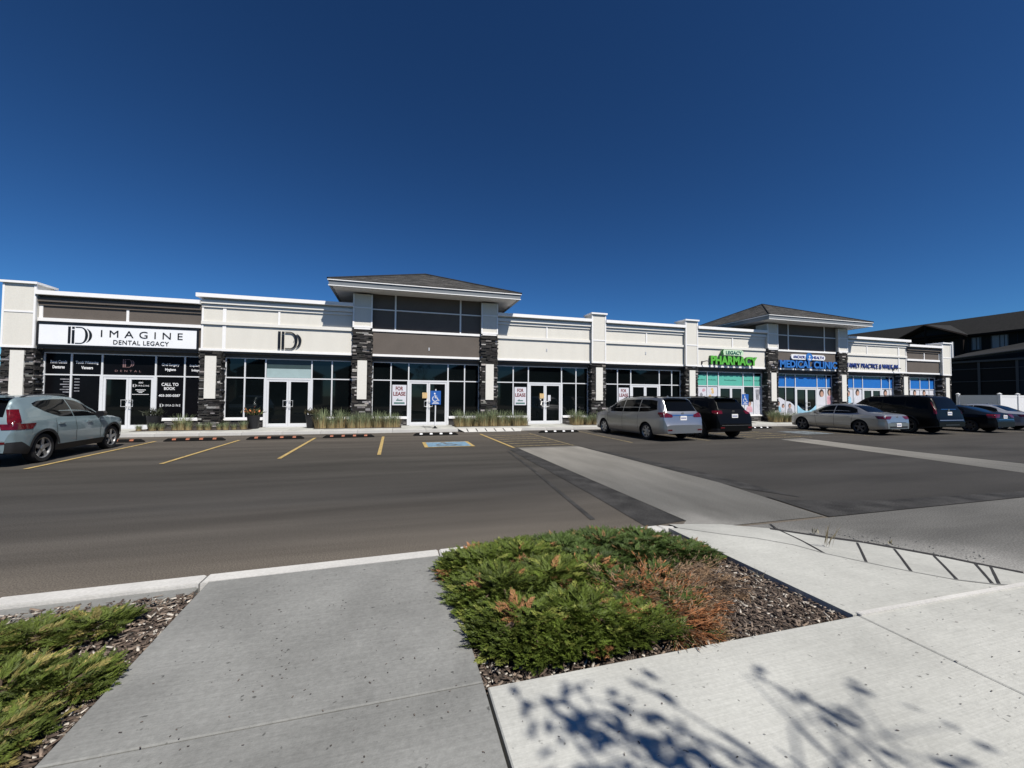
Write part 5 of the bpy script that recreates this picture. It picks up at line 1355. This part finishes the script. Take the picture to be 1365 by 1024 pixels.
SUV = dict(lamp=[[(.85, .66, .50), (.98, .60, .64)], [(.982, .735, .235), (1.31, .585, .40)]], L=4.43, w=.935, R=.355, yr=.90, yf=3.60, clad=.40, cladrear=.17, arch=.065, gap=.05, spokes=5, twin=False,
    top=[(0, .60), (.03, .78), (.07, .90), (.10, 1.02), (.17, 1.13), (.30, 1.36), (.42, 1.53), (.50, 1.585), (.75, 1.61), (1.3, 1.635), (1.9, 1.64), (2.35, 1.60), (2.6, 1.53), (3.30, 1.10), (3.42, 1.06), (3.9, 1.02), (4.2, .94), (4.36, .78), (4.43, .55)],
    belt=[(0, 1.03), (.3, 1.06), (1.3, 1.03), (3.3, .99), (4.43, .90)],
    wid=[(0, .74), (.08, .84), (.3, .905), (.9, .935), (3.5, .93), (4.0, .90), (4.3, .80), (4.43, .62)],
    wtop=[(0, .62), (.5, .62), (1.5, .64), (2.4, .62), (3.2, .68), (4.4, .6)],
    low=[(0, .34), (.4, .27), (.9, .24), (3.6, .24), (4.0, .26), (4.43, .30)],
    side_windows=[([(.80, 1.44), (1.0, 1.50), (1.5, 1.535), (1.93, 1.535)], [(.80, 1.38), (1.02, 1.24), (1.45, 1.095), (1.93, 1.075)]),
                  ([(1.97, 1.535), (2.35, 1.49), (2.75, 1.33), (3.05, 1.13)], [(1.97, 1.075), (2.4, 1.065), (2.8, 1.06), (3.08, 1.065)])],
    seams=[[(1.97, 1.05), (1.97, .42)], [(3.0, 1.03), (2.98, .42)], [(1.28, 1.06), (1.25, .80), (1.32, .45)]], handles=[(1.42, .925), (2.48, .91)], handle_mat='paint_blue_grey', mirror=(2.92, 1.10), mirror_mat='black_gloss',
    tail_side=[([(.345, 1.30), (.425, 1.31)], [(.15, .985), (.31, .985)]), ([(.15, .984), (.64, .965)], [(.12, .85), (.50, .84)])],
    tail_rear=[([(.57, 1.31), (.64, 1.30)], [(.64, 1.0), (.80, .985)]), ([(.60, .985), (.85, .984)], [(.66, .85), (.85, .85)])],
    rear_window=([(-.54, 1.52), (0, 1.54), (.54, 1.52)], [(-.60, 1.14), (0, 1.12), (.60, 1.14)]), windshield=([(-.56, 1.57), (0, 1.59), (.56, 1.57)], [(-.70, 1.11), (0, 1.12), (.70, 1.11)]),
    head=[([(.5, .93), (.78, .93)], [(.5, .78), (.8, .78)])], reflector=(.5, .76, .56), plate=(0, .90),
    rear_bits=[([(-.7, .42), (.7, .42)], [(-.7, .385), (.7, .385)], 'alloy', 'skid_strip')], rails=(.7, 2.3), rail_mat='alloy_dark', spoiler=(.28, 1.60, .56), antenna=(.62, 1.61))
build_car('blue_grey_suv', SUV, -9.333, 11.62, 'paint_blue_grey', 'blue-grey SUV with tall red tail lamps parked at the left edge', 'car', rot=3.5)

VAN = dict(lamp=[[(.93, .54, .28), (1.02, .46, .36), (1.05, .58, .42), (1.12, .80, .42)]], L=5.15, w=.985, R=.335, yr=1.10, yf=4.10, spokes=7, gap=.055, zc=.86,
    top=[(0, .62), (.04, .74), (.09, .9), (.12, 1.06), (.18, 1.16), (.36, 1.48), (.46, 1.62), (.56, 1.68), (1.0, 1.715), (2.0, 1.725), (2.9, 1.68), (3.3, 1.58), (4.25, 1.10), (4.4, 1.06), (4.8, .97), (5.05, .80), (5.15, .5)],
    belt=[(0, 1.08), (1.2, 1.07), (1.5, 1.04), (3.9, 1.0), (5.15, .9)],
    wid=[(0, .84), (.08, .92), (.3, .965), (1.0, .985), (4.0, .98), (4.7, .92), (5.0, .8), (5.15, .62)],
    wtop=[(0, .70), (.5, .70), (2, .72), (3.2, .68), (4.2, .72), (5.1, .6)],
    low=[(0, .32), (.5, .26), (1.1, .2), (4.1, .2), (5.15, .24)],
    side_windows=[([(.66, 1.56), (1.0, 1.60), (1.55, 1.61)], [(.52, 1.22), (1.0, 1.13), (1.55, 1.10)]), ([(1.60, 1.61), (2.2, 1.60), (2.62, 1.585)], [(1.60, 1.10), (2.2, 1.08), (2.62, 1.07)]),
                  ([(2.67, 1.58), (3.1, 1.51), (3.5, 1.35), (3.88, 1.13)], [(2.67, 1.07), (3.1, 1.06), (3.5, 1.05), (3.9, 1.05)])],
    seams=[[(2.64, 1.05), (2.64, .3)], [(3.75, 1.03), (3.7, .3)], [(1.58, 1.08), (1.6, .6), (1.55, .3)], [(.7, 1.0), (1.6, .985), (2.62, .97)]], handles=[(2.4, .90), (2.88, .89)], mirror=(3.62, 1.12),
    tail_side=[([(.10, 1.12), (.42, 1.10)], [(.08, .93), (.26, .95)])], tail_rear=[([(.44, 1.03), (.88, 1.12)], [(.52, .93), (.88, .93)])],
    rear_window=([(-.62, 1.60), (0, 1.615), (.62, 1.60)], [(-.72, 1.17), (0, 1.16), (.72, 1.17)]), windshield=([(-.62, 1.60), (0, 1.62), (.62, 1.60)], [(-.74, 1.12), (0, 1.14), (.74, 1.12)]),
    head=[([(.5, .95), (.85, .95)], [(.5, .8), (.85, .8)])], plate=(0, .90), emblem=1.075,
    rear_bits=[([(-.52, 1.03), (.52, 1.03)], [(-.52, .995), (.52, .995)], 'chrome', 'tailgate_trim')], rails=(.8, 3.0), spoiler=(.30, 1.70, .60), antenna=(.9, 1.71), reflector=(.62, .82, .45))
build_car('silver_minivan', VAN, 10.42, 12.94, 'paint_silver', 'silver minivan with dark glass parked behind the line of the third shop', 'minivan', rot=4.5)

MID = dict(lamp=[[(1.05, .60, .30), (1.18, .56, .40)]], L=4.95, w=.975, R=.37, yr=1.02, yf=3.86, clad=.36, cladrear=.1, spokes=5, gap=.06, arch=.05,
    top=[(0, .62), (.03, .80), (.08, .95), (.12, 1.08), (.20, 1.2), (.42, 1.52), (.52, 1.63), (.62, 1.68), (1.1, 1.725), (2.0, 1.735), (2.6, 1.68), (2.95, 1.57), (3.65, 1.15), (3.8, 1.1), (4.5, 1.02), (4.8, .88), (4.95, .55)],
    belt=[(0, 1.1), (1.0, 1.1), (3.6, 1.04), (4.95, .95)],
    wid=[(0, .80), (.08, .88), (.3, .945), (1.0, .975), (3.8, .97), (4.5, .9), (4.8, .8), (4.95, .64)],
    wtop=[(0, .64), (.5, .64), (2, .67), (2.8, .64), (3.6, .7), (4.9, .6)],
    low=[(0, .36), (.5, .28), (1.0, .25), (3.9, .25), (4.95, .28)],
    side_windows=[([(.72, 1.52), (1.1, 1.58), (1.5, 1.60)], [(.60, 1.3), (1.0, 1.2), (1.5, 1.17)]), ([(1.55, 1.60), (2.2, 1.60)], [(1.55, 1.16), (2.2, 1.13)]), ([(2.25, 1.59), (2.6, 1.55), (3.0, 1.38), (3.32, 1.15)], [(2.25, 1.13), (2.6, 1.11), (3.0, 1.1), (3.34, 1.10)])],
    seams=[[(2.22, 1.1), (2.22, .4)], [(3.2, 1.08), (3.15, .4)]], handles=[(1.75, .98), (2.65, .97)], mirror=(3.1, 1.17),
    tail_side=[([(.12, 1.20), (.44, 1.20)], [(.10, 1.02), (.36, 1.05)])], tail_rear=[([(.45, 1.19), (.86, 1.22)], [(.50, 1.06), (.86, 1.02)])],
    rear_window=([(-.54, 1.60), (0, 1.62), (.54, 1.60)], [(-.66, 1.26), (0, 1.24), (.66, 1.26)]), windshield=([(-.56, 1.62), (0, 1.64), (.56, 1.62)], [(-.7, 1.16), (0, 1.18), (.7, 1.16)]),
    head=[([(.5, .98), (.85, .98)], [(.5, .82), (.85, .82)])], plate=(0, .96), emblem=1.14, rim='alloy_dark', rails=(.9, 2.6),
    rear_bits=[([(-.74, .60), (.74, .60)], [(-.74, .585), (.74, .585)], 'chrome', 'bumper_strip')], spoiler=(.34, 1.69, .56), reflector=(.6, .8, .5), antenna=(.95, 1.72))
build_car('black_suv', MID, 13.08, 13.02, 'paint_black', 'black mid-size SUV parked beside the silver minivan', 'car', rot=1.5)

SED = dict(lamp=[[(.76, .52, .30), (.83, .42, .37), (.90, .36, .42)]], L=4.75, w=.89, R=.335, yr=1.08, yf=3.93, spokes=5, gap=.05, zc=.78, rim='alloy_dark', crease=.016,
    top=[(0, .55), (.03, .78), (.08, .93), (.16, .985), (.4, 1.02), (.75, 1.05), (.95, 1.12), (1.35, 1.32), (1.65, 1.41), (2.1, 1.45), (2.5, 1.44), (2.85, 1.37), (3.55, 1.00), (3.7, .97), (4.3, .88), (4.6, .74), (4.75, .45)],
    belt=[(0, .9), (1.0, .95), (1.6, .94), (3.5, .88), (4.75, .7)],
    wid=[(0, .68), (.08, .77), (.3, .85), (1.0, .89), (3.9, .885), (4.4, .83), (4.65, .7), (4.75, .55)],
    wtop=[(0, .6), (.9, .62), (1.7, .60), (2.5, .60), (3.4, .66), (4.7, .5)],
    low=[(0, .32), (.5, .26), (1.0, .19), (4.0, .19), (4.75, .22)],
    side_windows=[([(1.28, 1.20), (1.55, 1.30), (1.95, 1.355), (2.22, 1.36)], [(1.16, 1.02), (1.5, .985), (1.95, .97), (2.22, .965)]), ([(2.27, 1.36), (2.6, 1.33), (2.95, 1.20), (3.25, 1.0)], [(2.27, .965), (2.6, .955), (2.95, .95), (3.28, .945)])],
    win_trim=[(1.10, .975), (1.5, .955), (2.2, .945), (3.28, .925)], seams=[[(2.24, .93), (2.24, .28)], [(3.2, .92), (3.12, .28)], [(1.35, .95), (1.42, .6), (1.45, .28)]], handles=[(1.62, .83), (2.5, .82)], mirror=(3.05, 1.0),
    tail_side=[([(.06, .90), (.42, .93)], [(.05, .76), (.34, .80)])], tail_rear=[([(.34, .88), (.66, .91), (.74, .90)], [(.40, .80), (.62, .75), (.74, .76)])],
    rear_window=([(-.50, 1.365), (0, 1.38), (.50, 1.365)], [(-.62, 1.07), (0, 1.06), (.62, 1.07)]), windshield=([(-.52, 1.36), (0, 1.38), (.52, 1.36)], [(-.66, 1.0), (0, 1.02), (.66, 1.0)]),
    head=[([(.4, .78), (.72, .78)], [(.4, .64), (.72, .64)])], plate=(0, .50), emblem=.87, antenna=(1.9, 1.44),
    rear_bits=[([(-.58, .44), (.58, .44)], [(-.58, .36), (.58, .36)], 'clad', 'bumper_vent'), ([(-.5, .62), (.5, .62)], [(-.5, .605), (.5, .605)], 'clad', 'bumper_line')])
build_car('silver_sedan', SED, 22.22, 12.82, 'paint_silver_warm', 'silver four-door sedan parked before the clinic tower', 'car')

BIG = dict(lamp=[[(1.0, .90, .18), (1.56, .80, .30)]], L=5.35, w=1.02, R=.40, yr=1.22, yf=4.35, spokes=5, gap=.07, arch=.05, clad=.34, rim='alloy_dark', handle_mat='chrome',
    top=[(0, .60), (.02, .74), (.06, .80), (.10, 1.0), (.13, 1.2), (.30, 1.62), (.40, 1.78), (.52, 1.84), (1.0, 1.875), (2.2, 1.88), (3.0, 1.83), (3.25, 1.75), (3.95, 1.26), (4.1, 1.21), (5.0, 1.13), (5.25, .95), (5.35, .5)],
    belt=[(0, 1.16), (3.9, 1.12), (5.35, 1.05)],
    wid=[(0, .93), (.1, .98), (.3, 1.01), (1, 1.02), (4.9, 1.0), (5.2, .92), (5.35, .8)],
    wtop=[(0, .76), (2, .77), (3.2, .74), (4, .8), (5.3, .8)],
    low=[(0, .40), (.5, .32), (1.2, .28), (4.4, .28), (5.35, .32)],
    side_windows=[([(.50, 1.70), (1.3, 1.745)], [(.42, 1.25), (1.3, 1.23)]), ([(1.36, 1.745), (2.3, 1.745)], [(1.36, 1.23), (2.3, 1.21)]), ([(2.36, 1.74), (2.95, 1.70), (3.3, 1.52), (3.66, 1.24)], [(2.36, 1.21), (2.95, 1.2), (3.3, 1.19), (3.68, 1.19)])],
    seams=[[(2.33, 1.15), (2.33, .4)], [(3.5, 1.15), (3.48, .4)]], handles=[(1.75, 1.06), (2.75, 1.05)], mirror=(3.45, 1.28), mirror_mat='chrome',
    tail_side=[([(.12, 1.56), (.30, 1.58)], [(.06, 1.0), (.18, 1.0)])], tail_rear=[([(.79, 1.5), (.84, 1.5)], [(.88, 1.0), (.95, 1.0)])],
    rear_window=([(-.64, 1.74), (0, 1.755), (.64, 1.74)], [(-.76, 1.27), (0, 1.26), (.76, 1.27)]), windshield=([(-.68, 1.74), (0, 1.76), (.68, 1.74)], [(-.82, 1.27), (0, 1.29), (.82, 1.27)]),
    head=[([(.55, 1.08), (.92, 1.08)], [(.55, .85), (.92, .85)])], plate=(0, 1.02), emblem=1.18,
    rear_bits=[([(-.86, .72), (.86, .72)], [(-.86, .69), (.86, .69)], 'alloy', 'bumper_trim'), ([(-.55, 1.235), (.55, 1.235)], [(-.55, 1.215), (.55, 1.215)], 'chrome', 'tailgate_trim'), ([(-.5, .5), (.5, .5)], [(-.5, .46), (.5, .46)], 'alloy_dark', 'tow_cover')], rails=(.8, 3.0), rail_mat='alloy_dark', antenna=(.9, 1.87))
build_car('large_black_suv', BIG, 25.48, 12.57, 'paint_black', 'large boxy black SUV parked right of the silver sedan', 'car')

CIV = dict(SED, lamp=[[(.79, .50, .28), (.87, .40, .33), (.96, .30, .36)]], L=4.65, w=.90, spokes=7, win_trim=None,
    top=[(0, .55), (.03, .78), (.08, .95), (.14, 1.0), (.35, 1.03), (.6, 1.09), (1.35, 1.33), (1.75, 1.40), (2.2, 1.415), (2.6, 1.38), (3.45, .98), (3.6, .95), (4.2, .86), (4.5, .72), (4.65, .45)],
    tail_side=[([(.06, .95), (.36, .95)], [(.05, .80), (.28, .80)])], tail_rear=[([(.28, .94), (.6, .97), (.76, .96)], [(.34, .90), (.6, .80), (.76, .78)])], yr=.98, yf=3.68, emblem=.93, plate=(0, .83),
    rear_bits=[([(-.62, .70), (.62, .70)], [(-.62, .685), (.62, .685)], 'chrome', 'bumper_line')])
build_car('dark_sedan', CIV, 29.7, 12.6, 'paint_navy', 'dark navy fastback sedan beyond the large black SUV', 'car')
LST = dict(SED, rim='alloy'); build_car('pale_sedan', LST, 33.9, 13.2, 'paint_pale', 'pale grey sedan cut by the right edge of the photo', 'car')
# ================================================================== BUILDINGS AND FENCE AT THE RIGHT
fn = empty('vinyl_fence', (46, 21.2, 0), 'white vinyl fence with a shaded run and a sunlit run past the shops', 'fence')
def post(x, y):
    b = MB(); b.box(x - .08, x + .08, y - .08, y + .08, 0, 2.14); p = b.build('post', 'vinyl_white', fn)
    b = MB(); b.box(x - .11, x + .11, y - .11, y + .11, 2.142, 2.18); b.add([(x - .1, y - .1, 2.181), (x + .1, y - .1, 2.181), (x + .1, y + .1, 2.181), (x - .1, y + .1, 2.181), (x, y, 2.27)], [(0, 1, 4), (1, 2, 4), (2, 3, 4), (3, 0, 4)]); b.build('post_cap', 'vinyl_white', p)
for y in (22.3, 19.85): post(46, y)
for x in (48.35, 50.7, 53.05, 55.4, 57.75): post(x, 19.85)
b = MB()
for k in range(16):
    y = 19.95 + .14 * k + .02; b.box(45.985, 46.015, y, y + .132, .1, 1.95)
b.build('fence_boards', 'vinyl_white', fn)
b = MB(); b.box(45.97, 46.03, 19.94, 22.22, 1.952, 2.08); b.box(45.97, 46.03, 19.94, 22.22, .02, .098); b.build('fence_rail', 'vinyl_white', fn)
for a in (46.0, 48.35, 50.7, 53.05, 55.4):
    b = MB(); b.box(a + .09, a + 2.25, 19.82, 19.88, 1.952, 2.08); b.box(a + .09, a + 2.25, 19.82, 19.88, .02, .098); b.build('fence_rail', 'vinyl_white', fn)
    b = MB()
    for k in range(15):
        x = a + .1 + .142 * k; b.box(x, x + .134, 19.835, 19.865, .1, 1.95)
    b.build('fence_boards', 'vinyl_white', fn)


def house_window(parent, axis, fx, a0, a1, z0, z1, s=-1):
    # frame ring, meeting stile and a recessed pane on a wall facing -X (axis 'x') or +Y (axis 'y')
    t = .09; f = MB(); p = MB()
    def bx(mb, u0, u1, w0, w1, d0, d1):
        if axis == 'x': mb.box(fx - d1, fx - d0, u0, u1, w0, w1)
        else: mb.box(u0, u1, fx + d0, fx + d1, w0, w1)
    bx(f, a0, a1, z0, z0 + t, -.04, .06); bx(f, a0, a1, z1 - t, z1, -.04, .06)
    for u0, u1 in ((a0, a0 + t), (a1 - t, a1), ((a0 + a1) / 2 - .04, (a0 + a1) / 2 + .04)): bx(f, u0, u1, z0 + t, z1 - t, -.04, .06)
    wn = f.build('window', 'trim_grey', parent)
    bx(p, a0 + t, a1 - t, z0 + t, z1 - t, -.03, .02); p.build('pane', 'blind' if axis == 'x' else 'glass', wn)
ap = empty('apartment_building', (82, 42, 0), 'dark three-storey apartment block with low hipped roof and timber gable', 'building')
X0 = 76.0
b = MB(); b.box(X0, 94, 18, 62, 0, 10.6); b.build('wall', 'siding_dark', ap)
b = MB(); ez, rz = 10.66, 14.0; e = 1.0
b.add([(X0 - e, 17, ez), (95, 17, ez), (95, 63.5, ez), (X0 - e, 63.5, ez), (82.5, 17, rz), (82.5, 58.0, rz)], [(0, 4, 5, 3), (0, 1, 4), (1, 2, 5, 4), (2, 3, 5), (3, 2, 1, 0)]); rf = b.build('roof', 'roof_dark', ap)
b = MB(); b.box(X0 - e - .02, X0 - e + .12, 17, 63.5, ez - .25, ez - .004); b.build('fascia_board', 'timber_dark', rf)
b = MB(); b.box(80.6, 81.0, 26.2, 26.6, 12.9, 13.9); b.build('roof_vent', 'black_matt', rf)
gx = X0 - 1.6; gy0, gm_, gy1, ga, gl = 35.1, 39.45, 43.8, 12.72, 10.62
b = MB()
b.add([(gx, gy0, gl), (gx, gm_, ga), (gx, gy1, gl), (82.2, gy0, gl), (82.2, gm_, ga + .3), (82.2, gy1, gl)], [(0, 1, 4, 3), (1, 2, 5, 4)])
b.add([(gx, gy0, gl - .2), (gx, gm_, ga - .22), (gx, gy1, gl - .2), (82.2, gy0, gl - .2), (82.2, gm_, ga - .2), (82.2, gy1, gl - .2)], [(3, 4, 1, 0), (4, 5, 2, 1)]); b.build('gable_roof', 'roof_grey', ap)
b = MB(); b.add([(X0 - .3, gy0 + .4, gl - .1), (X0 - .3, gm_, ga - .35), (X0 - .3, gy1 - .4, gl - .1)], [(0, 1, 2)]); b.build('gable_wall', 'siding_blue', ap)
for pts, r_ in [([(gx - .03, gy0, gl - .12), (gx - .03, gm_, ga - .12)], .16), ([(gx - .03, gm_, ga - .12), (gx - .03, gy1, gl - .12)], .16), ([(gx + .06, gy0 + 1.2, gl + .3), (gx + .06, gy1 - 1.2, gl + .3)], .13), ([(gx + .06, gm_, 8.8), (gx + .06, gm_, ga - .2)], .14)]:
    b = MB(); b.tube(pts, r_, 4); b.build('gable_timber', 'timber_dark', ap)
for y in (gy0 + .5, gm_, gy1 - .5):
    b = MB(); b.box(gx + .05, gx + .4, y - .18, y + .18, 0, 10.5 if y == gm_ else gl - .3); b.build('gable_post', 'timber_dark', ap)
for z in (4.0, 7.2):
    b = MB(); b.box(X0 - 1.5, X0 - .01, gy0 + .7, gy1 - .7, z, z + .25); b.build('balcony', 'timber_dark', ap)
for y0, y1, z0, z1 in [(34.3, 35.3, 8.5, 10.3), (31.8, 33.4, 8.5, 10.3), (27.2, 29.6, 8.5, 10.3), (34.3, 35.3, 5.2, 7.0), (31.8, 33.4, 5.2, 7.0), (27.2, 29.6, 5.2, 7.0), (37, 38.8, 7.6, 9.9), (40.4, 42.2, 7.6, 9.9)]:
    house_window(ap, 'x', X0, y0, y1, z0, z1)
b = MB()
for k in range(34):
    y = 19.5 + 1.15 * k; b.box(X0 - .03, X0 + .02, y, y + .06, 7.4, 10.4)
b.build('wall_batten', 'siding_blue', ap, kind='stuff')
gr = empty('garage_building', (66, 26, 0), 'dark low building with thin grey trim lines behind the white fence', 'building')
gx = 60.0; zr = lambda y: 6.26 + (29.56 - y) * .084
b = MB(); b.box(gx, 74, 14, 33, 0, 5.9); b.build('wall', 'siding_dark', gr)
b = MB(); b.box(gx - .08, gx - .004, 14, 24.55, 0, 6.1); b.build('corner_wall', 'siding_blue', gr)
b = MB(); ya, yb = 12.0, 30.2
b.add([(gx - .6, ya, zr(ya) - .02), (gx - .6, yb, zr(yb) - .02), (67, ya, 10.4), (67, 31.6, 7.4), (gx - .6, ya, zr(ya) - .25), (gx - .6, yb, zr(yb) - .25)], [(0, 2, 3, 1), (0, 1, 5, 4)]); b.build('roof', 'roof_grey', gr)
b = MB(); b.tube([(gx - .65, ya, zr(ya)), (gx - .65, yb, zr(yb))], .09, 6); b.build('gutter', 'trim_grey', gr)
b = MB(); b.box(gx - .3, gx - .05, 14, 31, 5.75, 5.95); b.build('fascia_board', 'trim_grey', gr)
for z in (5.0, 3.65):
    b = MB(); b.box(gx - .12, gx - .085, 14, 31, z, z + .06); b.build('trim_board', 'trim_grey', gr)
for y in (27.3, 24.55, 30.6):
    b = MB(); b.box(gx - .15, gx - .124, y - .1, y + .1, 0, 5.74); b.build('corner_trim', 'trim_grey', gr)
b = MB(); b.tube([(gx - .5, 29.25, 6.2), (gx - .5, 29.25, 8.15)], .12, 10); b.build('roof_pipe', 'vinyl_white', gr)
# houses across the street behind the camera (seen in the shop glass)
for i, (x, wd, m, lab) in enumerate([(-34, 11, 'siding_tan', 'tan house across the street, farthest west'), (-19, 10, 'siding_blue', 'blue-grey house across the street beside the tan one'), (-4, 12, 'brick_red', 'red-brown house across the street behind the camera'), (12, 10, 'siding_tan', 'tan house across the street east of the red-brown one'),
                                     (27, 12, 'siding_dark', 'dark house across the street'), (43, 10, 'brick_red', 'red-brown house across the street beside the dark one'), (58, 11, 'siding_blue', 'blue-grey house across the street, farthest east')]):
    h = empty('house', (x, -32, 0), lab, 'house', 'houses across the street')
    b = MB(); b.box(x - wd / 2, x + wd / 2, -40, -27, 0, 5.4); b.build('wall', m, h)
    b = MB(); e = .5
    b.add([(x - wd / 2 - e, -40.5, 5.4), (x + wd / 2 + e, -40.5, 5.4), (x + wd / 2 + e, -26.5, 5.4), (x - wd / 2 - e, -26.5, 5.4), (x, -40.5, 8.2), (x, -26.5, 8.2)], [(0, 4, 5, 3), (4, 1, 2, 5), (0, 1, 4), (2, 3, 5), (3, 2, 1, 0)]); b.build('roof', 'roof_dark', h)
    for a in (-wd * .3, wd * .12): house_window(h, 'y', -27, x + a, x + a + 1.6, 3.2, 4.6)
    b = MB(); b.box(x + wd * .1, x + wd * .1 + 2.6, -27.02, -26.95, .1, 2.3); b.build('garage_door', 'trim_grey', h)
